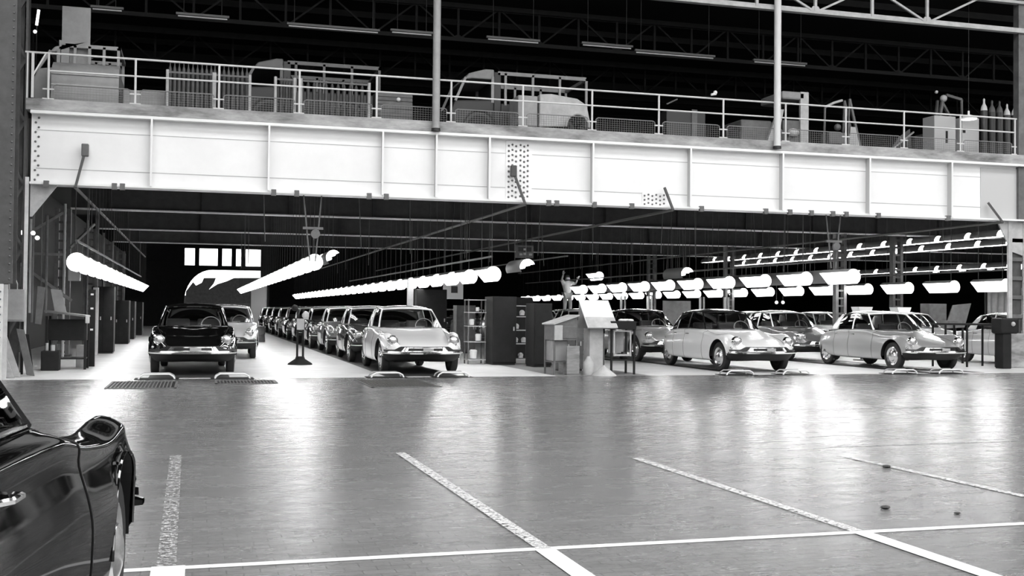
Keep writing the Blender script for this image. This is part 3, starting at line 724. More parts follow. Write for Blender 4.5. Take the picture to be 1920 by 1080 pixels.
# ------------------------------------------------------------------ lamps over the lines
def lamp_proto(name, r=.185, L=1.25, drop=1.7, hang=True, capped=False):
    t = thing(name, 'x', 'lamp', (0, 0, 0))
    A = np.linspace(math.radians(-8), math.radians(188), 16)
    P = [[(r * math.cos(a), y, r * math.sin(a)) for a in A] for y in (0, L)]
    Q = [[((r + .008) * math.cos(a), y, (r + .008) * math.sin(a)) for a in A] for y in (0, L)]
    m_ = MB().grid(Q, 0).grid(P, 1)
    for y, s_ in ((0, 0), (L, 1)):
        if s_ or capped: m_.add([(r * math.cos(a), y, r * math.sin(a)) for a in A], [tuple(range(16))], 1)
        else: m_.grid([[(q * math.cos(a), y, q * math.sin(a)) for a in A] for q in (r, r + .008)], 0)
    ho = m_.build('reflector', [M['hood'], M['refl']], t, smooth='keep')
    tb = MB().cyl((-.07, .04, .03), (-.07, L - .04, .03), .028, 8).cyl((.07, .04, .03), (.07, L - .04, .03), .028, 8)
    tb.build('tube', M['tube'], t)
    return t
def hangers(t, drop):
    MB().cyl((0, .15, .15), (0, .15, drop), .008, 4).cyl((0, 1.1, .15), (0, 1.1, drop), .008, 4).build('hanger', M['bracket'], t)
LP = lamp_proto('line_lamp')
def lamp_row(x, z, y0, n, step, tilt, label, group, first=None, rail=True, z1=5.2):
    hs = []
    for top in (z + .42, 5.26, 7.42): hs.append(MB().cyl((0, .15, .18), (0, .15, top - z), .008, 4).cyl((0, 1.1, .18), (0, 1.1, top - z), .008, 4).build('hanger', M['bracket']))
    for i in range(n):
        c = LP.copy(); COL.objects.link(c); c.location = (x, y0 + i * step, z); c['group'] = group
        ord_ = ['nearest', 'second nearest', 'third nearest', 'fourth nearest', 'fifth nearest', 'sixth nearest']
        c['label'] = (ord_[i] + ' ' + label) if i < 6 else ('far ' + label)
        for ch in LP.children:
            d = ch.copy(); COL.objects.link(d); d.parent = c; d.rotation_euler = (0, tilt, 0)
        if True:
            yy = y0 + i * step; d = hs[0 if yy < 24.6 else (1 if yy < 49 else 2)].copy(); COL.objects.link(d); d.parent = c
    for hp in hs: bpy.data.objects.remove(hp)
T = math.radians(48)
lamp_row(-2.25, 2.22, 23.0, 16, 1.95, -T, 'half-round lamp of the slanting row left of the black car', 'lamps left of the black car', 'nearest half-round lamp of the row left of the black car')
lamp_row(2.57, 2.42, 25.4, 24, 1.95, T, 'half-round lamp of the row between black car and centre file', 'lamps right of the black car', 'nearest half-round lamp of the row between black car and centre file')
lamp_row(3.3, 2.66, 28.0, 6, 1.95, -T, 'lamp of the short high row above the centre file', 'short high row above the centre file')
lamp_row(6.6, 2.2, 27.0, 27, 1.95, T, 'half-round lamp of the row right of the centre file', 'lamps right of the centre file', 'nearest lamp of the unbroken row right of the ivory saloon')
lamp_row(14.85, 2.24, 22.83, 10, 2.1, T, 'bright trough lamp of the upper row over the black-roofed saloon file', 'lamps over the black-roofed saloon file', 'nearest and largest bright trough lamp, above the gap between the right front cars')
lamp_row(15.6, 2.3, 24.9, 8, 2.1, -T, 'trough lamp with dark back left of the grey saloon file', 'dark-backed lamps left of the grey saloon')
lamp_row(20.7, 2.16, 24.7, 22, 2.1, T, 'bright trough lamp of the lower row right of the grey saloon file', 'lamps right of the grey saloon', 'nearest trough lamp of the lower row, at the right edge of the picture')
lamp_row(23.8, 3.82, 28.6, 14, 1.5, 0, 'thin strip lamp of the top row at the right', 'top row of high strip lamps')
lamp_row(25.3, 3.69, 30.0, 13, 1.5, 0, 'thin strip lamp of the second high row at the right', 'second row of high strip lamps')
lamp_row(31.2, 3.33, 37, 9, 1.5, 0, 'thin strip lamp of the lower far row at the right', 'far row of high strip lamps')
lamp_row(34.2, 3.4, 38, 5, 1.9, 0, 'thin strip lamp of the deepest row at the right', 'farthest row of high strip lamps')
# two single lamps hung by themselves; the last added to light the worker
for x, y, z, ti, lab in ((7.5, 25.0, 2.4, -.5, 'single half-round lamp with dark back hanging above the dark cupboards'), (13.0, 28, 2.42, -.5, 'single half-round lamp with dark back above the black-roofed saloon'), (6.6, 24.75, 2.2, T, 'large single lamp between the centre row and the dark-backed lamp'), (15.7, 42.2, 2.8, T, 'tube lamp added beside the worker in white to light him')):
    c = LP.copy(); COL.objects.link(c); c.location = (x, y, z); c['label'] = lab
    for ch in LP.children: d = ch.copy(); COL.objects.link(d); d.parent = c; d.rotation_euler = (0, ti, 0)
    MB().cyl((0, .15, .18), (0, .15, 5.26 - z), .008, 4).cyl((0, 1.1, .18), (0, 1.1, 5.26 - z), .008, 4).build('hanger', M['bracket'], c)
kill(LP)
# overhead conveyor pipes along the lines with their props on the girder
for i, (px, py, tx, ty, L) in enumerate(((155, 350, 160, 283, 32), (985, 378, 962, 322, 45), (1262, 390, 1245, 352, 45), (1880, 415, 1851, 380, 45))):
    p = onY(px, py, GY - .3); q = onY(tx, ty, GY - .1)
    t = thing('overhead_pipe', ['overhead pipe running back above the left aisle', 'overhead pipe running back from the middle of the girder', 'overhead pipe starting under the small riveted plate', 'overhead pipe starting near the right girder end'][i], 'pipe', (p[0] - (.14 if i == 0 else 0), p[1], 3.79)); p = np.array([p[0] - (.14 if i == 0 else 0), p[1], 3.79])
    MB().cyl((0, 0, 0), (0, L, 0), .035, 8).build('pipe', M['cable'], t, smooth=True)
    d = q - p; MB().bar((0, 0, 0), (d[0], .17, d[2]), .05).build('prop', M['cable'], t)
    if i < 2: MB().box(d[0] - .07, d[0] + .07, .1, .22, d[2] - .12, d[2] + .14).build('clamp', M['mid' if i == 0 else 'cable'], t, bevel=.02)
for i, (x, z, y0, L) in enumerate(((-2.25, 2.64, 22.9, 26), (6.6, 2.62, 24.9, 55), (14.85, 2.66, 22.6, 50), (15.6, 2.72, 24.8, 40), (10.2, 2.95, 30, 40), (20.7, 2.58, 24.8, 50))):
    t = thing('lamp_rail', ['thin rail over the slanting lamp row left of the black car', 'thin rail carrying the lamps right of the centre file', 'thin rail over the bright upper lamp row on the right', 'thin rail over the dark-backed lamps of the grey saloon file', 'thin rail over the dark-backed lamps behind the desks', 'thin rail over the lower lamp row on the right'][i], 'rail', (x, y0, z))
    L = min(L, 49.8 - y0); MB().box(-.02, .02, 0, L, -.02, .02).build('rail', M['cable'], t)
    for q in np.arange(2.5, L, 7.5): MB().cyl((0, q, 0), (0, q, 5.26 - z), .01, 5).build('hanger', M['cable'], t)
for i, (xa, xb, yb) in enumerate(((569, 603, 490), (1549, 1576, 503))):
    p = onY(xa, 375 if i == 0 else 403, GY + .15); q = onY(xb, 375 if i == 0 else 403, GY + .15); b = onY((xa + xb) / 2, yb, GY + .15)
    p[2] = q[2] = 3.87; b[1] = p[1]
    t = thing('hoist_hanger', ['v-shaped rod hanger with pulley above the left lamp row', 'v-shaped rod hanger with pulley above the right lamp row'][i], 'hanger', tuple(b))
    MB().cyl(tuple(p - b), (-.06, 0, 0), .018, 6).build('rod', M['mid'], t); MB().cyl(tuple(q - b), (.06, 0, 0), .018, 6).build('rod', M['mid'], t)
    z = (p[2] - b[2]) * .48
    MB().box(-.22, .22, -.04, .04, z, z + .05).build('crossbar', M['mid'], t); MB().lathe([(0, -.03), (.1, -.03), (.1, .03), (0, .03)], (.05, -.05, z - .1), 'y', 14).build('pulley', M['mid'], t)
hr = MB
for i in range(34):
    y = 26 + (i * 37 % 34) * .66; x = [1.6, 3.9, 5.6, 7.9, 9.2, 11.6, 13.4, 16.2, 18.4][i % 9] + random.uniform(-.3, .3)
    r = MB().cyl((0, 0, 0), (random.uniform(-.15, .15), 0, 5.27 - 2.9), .012, 5).build('hanging_rod', M['cable'], loc=(x, y, 2.9))
    tag(r, 'thin dark rod hanging from the beams over the lines', 'rod', 'thin rods hanging from the ceiling beams')
p = onY(970, 483, 31.9); q = onY(1003, 460, 31.9)
t = thing('hanging_sign', 'small grey board with pale dots hung below the second ceiling beam', 'sign', (p[0], 32.04, p[2]))
W_, H_ = q[0] - p[0], q[2] - p[2]
MB().box(0, W_, 0, .06, 0, H_).build('board', M['mid'], t)
m_ = MB()
for a, b in ((.2, .2), (.75, .2), (.42, .6), (.42, .25)): m_.box(W_ * a, W_ * (a + .16), -.01, 0, H_ * b, H_ * (b + .16))
m_.build('marks', M['lightsteel'], t)
MB().box(W_ * .12, W_ * .88, -.006, 0, H_ * .5, H_ * .86).build('dark_window', M['black'], t)
MB().cyl((.05, .04, H_), (.05, .04, 4.02 - p[2]), .008, 4).cyl((W_ - .05, .04, H_), (W_ - .05, .04, 4.02 - p[2]), .008, 4).build('hanger', M['bracket'], t)
# ------------------------------------------------------------------ floor marks
def line(p, q, w_, m, label, z=.002):
    (x0, y0), (x1, y1) = p, q; L = math.hypot(x1 - x0, y1 - y0)
    o = MB().box(-w_ / 2, w_ / 2, 0, L, 0, .0015).build('painted_line', M[m]); o.location = (x0, y0, z); o.rotation_euler = (0, 0, math.atan2(-(x1 - x0), y1 - y0)); tag(o, label, 'line')
line((-3, 6.05), (14, 6.1), .075, 'line', 'crisp white painted line crossing the foreground floor from left to right')
line((-.13, 6.1), (-.16, 10.65), .10, 'line_faded', 'worn white floor line leading away, leftmost of the bay lines', .0042)
line((-.12, 4.5), (-.12, 6.1), .17, 'line', 'short fresh end of the leftmost bay line below the cross line', .0042)
line((1.93, 4.8), (1.93, 6.05), .12, 'line', 'fresh foot of the second bay line below the cross line', .0042)
line((1.93, 6.05), (1.88, 10.4), .09, 'line_worn', 'long white bay line second from the left', .0062)
line((4.0, 4.4), (4.0, 6.05), .12, 'line', 'fresh foot of the third bay line at the bottom right', .0042)
line((4.0, 6.1), (3.95, 9.6), .09, 'line_worn', 'worn white bay line third from the left', .0042)
line((6.03, 6.2), (5.97, 9.3), .08, 'line_worn', 'worn bay line farthest to the right', .0042)
line((-3, 13.97), (16, 14.0), .07, 'faint', 'faint pale line crossing the floor halfway to the workshop', .002)
line((6.2, 10.0), (12, 10.15), .06, 'faint', 'faint pale cross line on the right of the floor', .002)
for i, (x0, x1, y0, y1) in enumerate(((-1.45, -.3, 19.5, 21.3), (.35, 1.45, 20.5, 21.4), (2.95, 4.2, 19.2, 21.4))):
    t = thing('floor_grating', ['dark iron floor grating left in front of the black car', 'dark iron floor grating right in front of the black car', 'dark iron floor grating in front of the ivory saloon'][i], 'grating', ((x0 + x1) / 2, (y0 + y1) / 2, 0))
    hx, hy = (x1 - x0) / 2, (y1 - y0) / 2
    MB().box(-hx, hx, -hy, -hy + .04, 0, .012).box(-hx, hx, hy - .04, hy, 0, .012).box(-hx, -hx + .04, -hy, hy, 0, .012).box(hx - .04, hx, -hy, hy, 0, .012).build('frame', M['mid'], t)
    MB().box(-hx + .04, hx - .04, -hy + .04, hy - .04, 0, .002).build('pit_cover', M['dark'], t)
    m_ = MB(); k = -hx + .08
    while k < hx - .05: m_.box(k, k + .018, -hy + .04, hy - .04, .002, .012); k += .06
    m_.build('bars', M['mid'], t)
for i, px in enumerate((294, 436, 733, 862, 1388, 1500, 1720, 1816)):
    p = onZ(px, 711 if i < 4 else 704, 0)
    lab = ['left of the black car', 'right of the black car', 'left of the ivory saloon', 'right of the ivory saloon', 'left of the black-roofed saloon', 'right of the black-roofed saloon', 'left of the white-roofed grey saloon', 'right of the white-roofed grey saloon'][i]
    t = thing('wheel_guide', 'low white bent-tube wheel guide ' + lab, 'wheel guide', (p[0], 21.9, 0))
    hw = .30
    for s_ in (0, 1):
        y = s_ * .35
        MB().tube([(-hw - .03, y, 0), (-hw + .0, y, .06), (-hw + .07, y, .10), (hw - .07, y, .10), (hw, y, .06), (hw + .03, y, 0)], .016, 8).build('hoop', M['white'] if s_ == 0 else M['grey'], t, smooth=True)
    MB().box(-hw - .1, hw + .1, -.06, .42, 0, .012).build('base_plate', M['dark'], t)  # plate blackened to carry the shade inside the hoop
    if i in (4, 6, 2, 0): continue
for i, (x0, x1) in enumerate(((-.95, -.45), (.35, .85), (3.7, 4.15), (5.1, 5.5))):
    pass
for i, (px, py, s_) in enumerate(((1662, 877, .035), (1660, 954, .03), (1795, 964, .02))):
    p = onZ(px, py, 0); o = MB().ball((0, 0, s_ * .4), s_, sc=(1.3, 1, .4), n=8).build('dirt_clod', M['black'], loc=(p[0], p[1], 0)); tag(o, ['dark scrap lying on the right bay floor beside a worn line', 'dark scrap on the floor above the cross line at right', 'smallest dark scrap near the right cross line'][i], 'scrap')

# ------------------------------------------------------------------ the desk island between the car files
def at(px, py): return onZ(px, py, 0)
def legs(t, hx, hy, H, w_, m):
    for sx in (-1, 1):
        for sy in (-1, 1): MB().box(sx * hx - w_ / 2, sx * hx + w_ / 2, sy * hy - w_ / 2, sy * hy + w_ / 2, 0, H).build('leg', m, t)
# dark cupboards
def cabinet(name, label, x, y, w_, d, h_, m, cat='cupboard', rz=0, split=1, z=0):
    t = thing(name, label, cat, (x, y, z), rz)
    MB().box(-w_ / 2, w_ / 2, -d / 2, d / 2, .04, h_).build('carcass', m, t, bevel=.01)
    MB().box(-w_ / 2 + .02, w_ / 2 - .02, -d / 2 + .03, d / 2, 0, .04).build('plinth', M['black'], t)
    for k in range(split):
        a = -w_ / 2 + .02 + k * (w_ - .04) / split; b = a + (w_ - .04) / split - .01
        dd = MB().box(a, b, -d / 2 - .015, -d / 2, .07, h_ - .03).build('door', m, t, bevel=.004); MB().box(b - .06, b - .03, -d / 2 - .04, -d / 2 - .015, h_ * .5, h_ * .5 + .1).build('handle', M['lightsteel'], dd)
    return t
cabinet('tool_cupboard', 'tall black cupboard with shelves on its left, beyond the ivory saloon', 7.45, 27.2, .62, .8, 1.72, M['dark'])
cabinet('tool_cupboard', 'dark cupboard nearest the sloping desks', 8.1, 26.0, .46, .7, 1.55, M['dark'])
cabinet('grey_screen_cupboard', 'grey flat-faced cupboard just right of the ivory saloon', 8.25, 34.5, .62, .5, 1.52, M['mid'])
cabinet('tool_cupboard', 'black cupboard with a dull disc on top, left of the desks', 8.85, 30.5, .8, .5, 1.75, M['dark'])
t = thing('parts_shelf', 'open steel shelf holding small parts left of the tall black cupboard', 'shelf', (6.86, 27.5, 0))
for sx in (-1, 1):
    for sy in (-.2, .2): MB().box(sx * .22 - .015, sx * .22 + .015, sy - .015, sy + .015, 0, 1.65).build('post', M['mid'], t)
for z in (.1, .55, .95, 1.3, 1.62): MB().box(-.24, .24, -.22, .22, z, z + .02).build('shelf_board', M['lightsteel'], t)
for k, (x, z, s_, lab) in enumerate(((-.1, .97, .1, 'white pot on the second highest shelf left of the black cupboard'), (.08, .57, .12, 'pale can on the middle shelf left of the black cupboard'), (-.05, .12, .15, 'pale bucket on the bottom shelf left of the black cupboard'), (.05, 1.32, .07, 'small pale jar on the upper shelf left of the black cupboard'))):
    o = MB().lathe([(0, 0), (s_ * .6, 0), (s_ * .7, s_ * 1.3), (s_ * .5, s_ * 1.5), (0, s_ * 1.5)], n=12).build('paint_pot', M['white'], loc=(6.86 + x, 27.45, z + .02), smooth=True); tag(o, lab, 'pot')
t = thing('parts_shelf', 'open shelf full of metal parts between the two dark cupboards', 'shelf', (8.06, 27.6, 0))
for sx in (-1, 1):
    for sy in (-.2, .2): MB().box(sx * .26 - .015, sx * .26 + .015, sy - .015, sy + .015, 0, 1.5).build('post', M['mid'], t)
for z in (.1, .5, .85, 1.2, 1.48): MB().box(-.28, .28, -.22, .22, z, z + .02).build('shelf_board', M['lightsteel'], t)
for k, (x, z) in enumerate(((-.1, .87), (.1, .52), (-.12, .52), (.05, 1.22), (.02, .12))):
    o = MB().ball((0, 0, .07), .075, sc=(1, .8, .9)).box(-.05, .05, -.05, .05, 0, .05).build('metal_part', M['lightsteel'], loc=(8.06 + x, 27.5, z + .03)); tag(o, ['pale metal casting on the eye-level shelf between the dark cupboards', 'right metal casting on the low shelf between the dark cupboards', 'left metal casting on the low shelf between the dark cupboards', 'metal casting on the upper shelf between the dark cupboards', 'metal casting on the bottom shelf between the dark cupboards'][k], 'part')
# white sheet with a hole + tall pale post behind the ivory saloon
p = at(868, 640); t = thing('hanging_sheet', 'white sheet panel with a square dark opening, hung right of the lamp row', 'panel', (8.0, 34.9, 1.72))
MB().box(-.36, -.1, 0, .03, 0, .6).box(-.1, .12, 0, .03, .42, .6).box(-.1, .12, 0, .03, 0, .2).box(.12, .30, 0, .03, 0, .6).build('sheet', M['white'], t)
MB().box(-.12, .14, .03, .05, .18, .44).build('opening', M['black'], t)
MB().cyl((-.3, .02, .6), (-.3, .02, 3.54), .01, 5).cyl((.25, .02, .6), (.25, .02, 3.54), .01, 5).build('hanger', M['bracket'], t)
x, y = 6.3, 33.5
t = thing('pale_post', 'pale square post standing behind the ivory saloon roof', 'post', (x, y, 0)); MB().box(-.09, .09, -.06, .06, 0, 2.3).build('shaft', M['lightsteel'], t); MB().box(-.14, .14, -.1, .1, 0, .05).build('foot', M['dark'], t)
cabinet('dark_locker', 'dark locker behind the ivory saloon, right of the pale post', 7.0, 33.8, .95, .4, 2.0, M['dark'])
# lectern desk with raised lid
p = at(1046, 701)
t = thing('lectern_desk', 'old grey slant-topped desk on thin legs left of the white drawing board', 'desk', (7.62, 22.85, 0), .12)
legs(t, .26, .24, .82, .035, M['mid'])
MB().prism([(-.27, .74), (.27, .74), (.27, 1.25), (-.27, 1.08)], 'y', -.27, .27).build('desk_box', M['mid'], t)
MB().prism([(-.31, 1.07), (.30, 1.262), (.30, 1.29), (-.31, 1.098)], 'y', -.31, .31).build('lid', M['lightsteel'], t)
MB().box(-.29, -.10, -.32, -.275, .74, 1.06).build('paper_box', M['lightsteel'], t, bevel=.01); MB().box(-.08, .25, -.285, -.27, .78, 1.04).build('drawer', M['mid'], t, bevel=.005)
MB().box(-.24, .12, -.1, .24, .28, .74).build('waste_tray', M['grey'], t, bevel=.02); MB().box(-.28, .28, -.2, .24, .26, .28).build('foot_shelf', M['mid'], t)
t = thing('wooden_board', 'short brown board leaning at the feet of the slant-topped desk', 'board', (7.78, 22.5, 0)); MB().box(-.14, .14, -.03, .03, .03, .62).build('panel', M['wood'], t); MB().box(-.16, .16, -.08, .08, 0, .03).build('foot', M['mid'], t)
# drawing board desk
t = thing('drawing_desk', 'white sloping drawing board with papers on a pale boxed pedestal', 'desk', (8.38, 22.75, 0), .03)
MB().box(-.17, .15, -.1, .28, 0, 1.03).build('pedestal', M['lightsteel'], t, bevel=.01)
bd = MB().prism([(-.36, 1.02), (-.34, 1.00), (.22, 1.59), (.20, 1.61)], 'x', -.31, .38).build('board', M['paper'], t)
MB().prism([(-.34, 1.0), (.3, 1.0), (.22, 1.56)], 'x', -.30, -.28).build('side_cheek', M['mid'], t); MB().prism([(-.34, 1.0), (.3, 1.0), (.22, 1.56)], 'x', .34, .36).build('side_cheek', M['mid'], t)
MB().prism([(-.372, 1.017), (-.366, 1.010), (-.15, 1.237), (-.156, 1.244)], 'x', -.30, .37).build('paper_sheet', M['lightsteel'], t)
MB().prism([(-.152, 1.249), (-.146, 1.242), (.186, 1.60), (.180, 1.607)], 'x', -.29, .10).build('paper_sheet', M['white'], t)
t = thing('cone_stand', 'pale cone-shaped stand foot on the floor below the drawing board', 'stand', (8.38, 22.2, 0)); MB().lathe([(.27, 0), (.26, .02), (.03, .2), (.015, .22), (0, .22)], n=20).build('cone', M['lightsteel'], t, smooth=True); MB().cyl((0, 0, .2), (0, 0, .9), .008, 6).build('rod', M['mid'], t)
for k, (dx, dy, s_, lab) in enumerate(((-.52, .1, (.36, .3, .52), 'pale wooden crate left of the drawing board pedestal'),)):
    t = thing('crate', lab, 'crate', (8.38 + dx, 22.9 + dy, 0)); MB().box(-s_[0] / 2, s_[0] / 2, -s_[1] / 2, s_[1] / 2, 0, s_[2]).build('carcass', M['palewood'], t, bevel=.01)
    m_ = MB()
    for z in (.05, .22, .40): m_.box(-s_[0] / 2 - .01, s_[0] / 2 + .01, -s_[1] / 2 - .02, -s_[1] / 2, z, z + .1)
    m_.build('slats', M['lightsteel'], t)
t = thing('canister', 'white round canister against the drawing board pedestal', 'canister', (8.14, 22.5, 0)); MB().lathe([(0, 0), (.11, 0), (.12, .06), (.115, .26), (.06, .34), (.035, .40), (0, .40)], n=16).build('can', M['lightsteel'], t, smooth=True)
t = thing('tin_can', 'pale tin standing behind the slant-topped desk', 'tin', (7.95, 23.6, 0)); MB().lathe([(0, 0), (.12, 0), (.12, .62), (.0, .62)], n=16).build('tin', M['lightsteel'], t, smooth=True)
cabinet('grey_cupboard', 'mid grey cupboard behind the drawing board', 8.25, 24.2, .6, .4, 1.15, M['mid'])
# right-hand table with open frame
t = thing('open_frame_table', 'dark work table with a pale framed opening right of the drawing board', 'table', (8.93, 22.75, 0), .04)
legs(t, .27, .22, .98, .04, M['dark'])
MB().box(-.30, .30, -.26, .26, .98, 1.16).build('top', M['dark'], t, bevel=.01)
MB().box(-.21, -.18, -.2, -.17, .42, .95).box(.18, .21, -.2, -.17, .42, .95).box(-.21, .21, -.2, -.17, .40, .44).box(-.21, .21, -.2, -.17, .93, .96).build('pale_frame', M['lightsteel'], t)
MB().box(-.18, .18, .16, .18, .45, .95).build('back_panel', M['grey'], t); MB().box(-.26, .26, -.22, .22, .3, .33).build('shelf', M['dark'], t)
t = thing('cloth', 'crumpled white cloth on top of the open-frame table', 'cloth', (9.05, 22.6, 1.16)); m_ = MB()
for k in range(5): m_.ball((random.uniform(-.12, .12), random.uniform(-.08, .08), .02), .06, sc=(1.3, 1, .5))
m_.build('cloth', M['paper'], t, smooth='all')
t = thing('dark_machine_part', 'dark lump of machinery on the shelf of the open-frame table', 'machine part', (9.0, 22.65, .33)); MB().lathe([(0, 0), (.07, 0), (.09, .05), (.05, .1), (.05, .16), (0, .16)], n=12).box(-.02, .15, -.03, .03, .04, .08).build('body', M['black'], t, smooth=True)
# signpost between the files
t = thing('sign_post', 'double-tube stand with cone foot between the left aisle and centre file', 'stand', (2.45, 27.4, 0))
MB().lathe([(.30, 0), (.29, .03), (.12, .14), (.1, .2), (0, .2)], n=16).build('foot', M['dark'], t, smooth=True)
for sx in (-.07, .07): MB().cyl((sx, 0, .1), (sx, 0, 1.35), .028, 8).build('tube', M['dark'], t)
MB().box(-.09, .09, -.04, .04, .85, 1.12).build('bracket_plate', M['grey'], t); MB().ball((-.14, 0, 1.38), .08).build('lamp_head', M['dark'], t); MB().ball((.12, 0, 1.2), .09, sc=(1, .8, 1.2)).build('bag', M['lightsteel'], t)
t = thing('steel_drum', 'grey drum standing far back in the left aisle', 'drum', (2.45, 46, 0)); MB().lathe([(0, 0), (.24, 0), (.26, .02), (.24, .3), (.26, .32), (.24, .6), (.26, .64), (0, .66)], n=18).build('shell', M['mid'], t, smooth=True)
t = thing('white_partition', 'bright white partition sheet at the far end of the left aisle', 'partition', (4.2, 80, 0)); MB().box(-.5, .6, 0, .05, .1, 3.0).build('sheet', M['white'], t); MB().box(.6, .75, -.05, .1, 0, 3.6).build('post', M['dark'], t); MB().box(-.55, -.45, -.2, .1, 0, .1).box(.5, .6, -.2, .1, 0, .1).build('foot', M['dark'], t)
# worker with raised arms standing on a platform deep in the hall
px0 = onY(1065, 592, 44) + np.array([0, 0, 0])
t = thing('work_platform', 'grey raised platform under the worker in white, seen behind the desks', 'platform', (px0[0], 44.2, 0)); MB().box(-.9, .9, -.4, .4, 1.10, 1.16).build('deck', M['lightsteel'], t); legs(t, .85, .35, 1.1, .05, M['mid'])
J = {'pelvis': (0, 0, .92), 'belly': (0, 0, 1.08), 'chest': (0, 0, 1.3), 'neck': (0, 0, 1.46), 'head': (0, -.02, 1.58), 'top': (0, 0, 1.68),
     'shl': (-.18, 0, 1.40), 'ell': (-.30, -.12, 1.52), 'wrl': (-.26, -.2, 1.74), 'shr': (.18, 0, 1.40), 'elr': (.32, -.1, 1.36), 'wrr': (.36, -.25, 1.56),
     'hil': (-.09, 0, .88), 'knl': (-.11, -.02, .48), 'anl': (-.12, .02, .08), 'tol': (-.13, -.16, .04), 'hir': (.09, 0, .88), 'knr': (.12, -.03, .48), 'anr': (.13, .02, .08), 'tor': (.15, -.16, .04)}
RAD = {'pelvis': .15, 'belly': .14, 'chest': .17, 'neck': .06, 'head': .10, 'top': .07, 'shl': .075, 'ell': .048, 'wrl': .033, 'shr': .075, 'elr': .048, 'wrr': .033, 'hil': .10, 'knl': .065, 'anl': .045, 'tol': .04, 'hir': .10, 'knr': .065, 'anr': .045, 'tor': .04}
ED = [('pelvis', 'belly'), ('belly', 'chest'), ('chest', 'neck'), ('neck', 'head'), ('head', 'top'), ('chest', 'shl'), ('shl', 'ell'), ('ell', 'wrl'), ('chest', 'shr'), ('shr', 'elr'), ('elr', 'wrr'), ('pelvis', 'hil'), ('hil', 'knl'), ('knl', 'anl'), ('anl', 'tol'), ('pelvis', 'hir'), ('hir', 'knr'), ('knr', 'anr'), ('anr', 'tor')]
def make_mesh_skin(name, J, RAD, ED, m, parent, grow=0):
    import bmesh
    keys = list(J); bm = bmesh.new(); me = bpy.data.meshes.new(name); lay = bm.verts.layers.skin.verify()
    vs = [bm.verts.new(J[k]) for k in keys]
    for a, b in ED: bm.edges.new((vs[keys.index(a)], vs[keys.index(b)]))
    for k, v in zip(keys, vs): v[lay].radius = (RAD[k] + grow, RAD[k] + grow); v[lay].use_root = (k == keys[0])
    bm.to_mesh(me); bm.free(); o = bpy.data.objects.new(name, me); COL.objects.link(o); o.parent = parent
    md = o.modifiers.new('sk', 'SKIN'); md.use_smooth_shade = True
    s = o.modifiers.new('ss', 'SUBSURF'); s.levels = 1; s.render_levels = 2; me.materials.append(m); return o
pr = thing('person', 'worker in a white jacket and grey trousers with raised arms on a platform', 'person', (px0[0], 44.1, 1.16))
make_mesh_skin('body', J, RAD, ED, M['skin'], pr)
sub = lambda ks: ({k: J[k] for k in ks}, {k: RAD[k] for k in ks}, [e for e in ED if e[0] in ks and e[1] in ks])
make_mesh_skin('jacket', *sub(['pelvis', 'belly', 'chest', 'shl', 'ell', 'shr', 'elr']), M['coat'], pr, .022)
make_mesh_skin('trousers', *sub(['pelvis', 'hil', 'knl', 'anl', 'hir', 'knr', 'anr']), M['trouser'], pr, .016)
MB().ball((0, .01, 1.66), .105, sc=(1, 1.05, .75)).build('hair', M['hair'], pr, smooth='all')
for sx, k, d in ((-1, 'wrl', (0, -.02, .09)), (1, 'wrr', (.02, -.06, .07))):
    hm = MB(); w0 = np.array(J[k]); D = _n(np.array(d, float)); S_ = np.array([1.0, 0, 0])
    hm.tube([w0, w0 + D * .05, w0 + D * .1], [.028, .042, .036], 8)
    for f_ in range(4): b = w0 + D * .09 + S_ * (f_ - 1.5) * .02; hm.tube([b, b + D * (.035 + .01 * (f_ in (1, 2))), b + D * (.06 + .015 * (f_ in (1, 2))) + np.array([0, -.015, 0])], .009, 6)
    b = w0 + D * .04 - S_ * sx * .035; hm.tube([b, b + D * .03 - S_ * sx * .03, b + D * .06 - S_ * sx * .035], .01, 6)
    hm.build('hand', M['skin'], pr, smooth='all')

# ------------------------------------------------------------------ left side
t = thing('electric_box', 'grey electric cabinet mounted beside the left girder column', 'electric box', (-3.45, 23.9, 1.05)); MB().box(-.17, .17, -.12, .12, 0, .64).build('case', M['grey'], t, bevel=.015); MB().box(-.15, .15, -.135, -.12, .03, .61).build('door', M['grey'], t, bevel=.006)
MB().tube([(-.13, 0, .6), (-.13, 0, .8), (-.15, 0, 1.1), (-.14, 0, 2.0)], .014, 6).tube([(.02, 0, .6), (.02, 0, .75), (-.04, 0, .9), (-.14, 0, .95)], .011, 6).build('conduit', M['lightsteel'], t)
MB().box(-.15, -.11, -.03, .03, -1.05, 0).box(.11, .15, -.03, .03, -1.05, 0).build('leg', M['dark'], t)
for i, (px, dx, z, m_) in enumerate(((66, .05, 1.15, 'mid'),)):
    t = thing('hung_board', 'narrow dull board hung right of the electric cabinet', 'board', (-3.1, 24.7, 1.0)); MB().prism([(-.1, 0), (.02, -.02), (.08, .75), (-.06, .78)], 'y', 0, .03).build('panel', M['mid'], t); MB().cyl((0, .02, .75), (0, .02, 4.16), .008, 5).build('hanger', M['bracket'], t)
for i, (x, y, a, h_, m_) in enumerate(((-3.35, 23.0, .3, .9, 'lightsteel'), (-3.15, 23.3, .2, .9, 'mid'), (-3.42, 22.7, .3, .8, 'palewood'), (-3.2, 23.6, .1, .8, 'dark'))):
    t = thing('leaning_plank', ['pale plank leaning at the foot of the left columns', 'narrow dull plank leaning in front of the left lattice column', 'longest plank leaning at the far left edge', 'dark plank propped against the left lattice column'][i], 'plank', (x, y, 0))
    MB().prism([(0, .02), (.14, 0), (.14 - a, h_), (-a, h_ + .02)], 'y', 0, .035).build('board', M[m_], t)
for i, (px, y) in enumerate(((84, 29), (126, 29.5), (140, 33), (228, 44), (222, 48))):
    pass
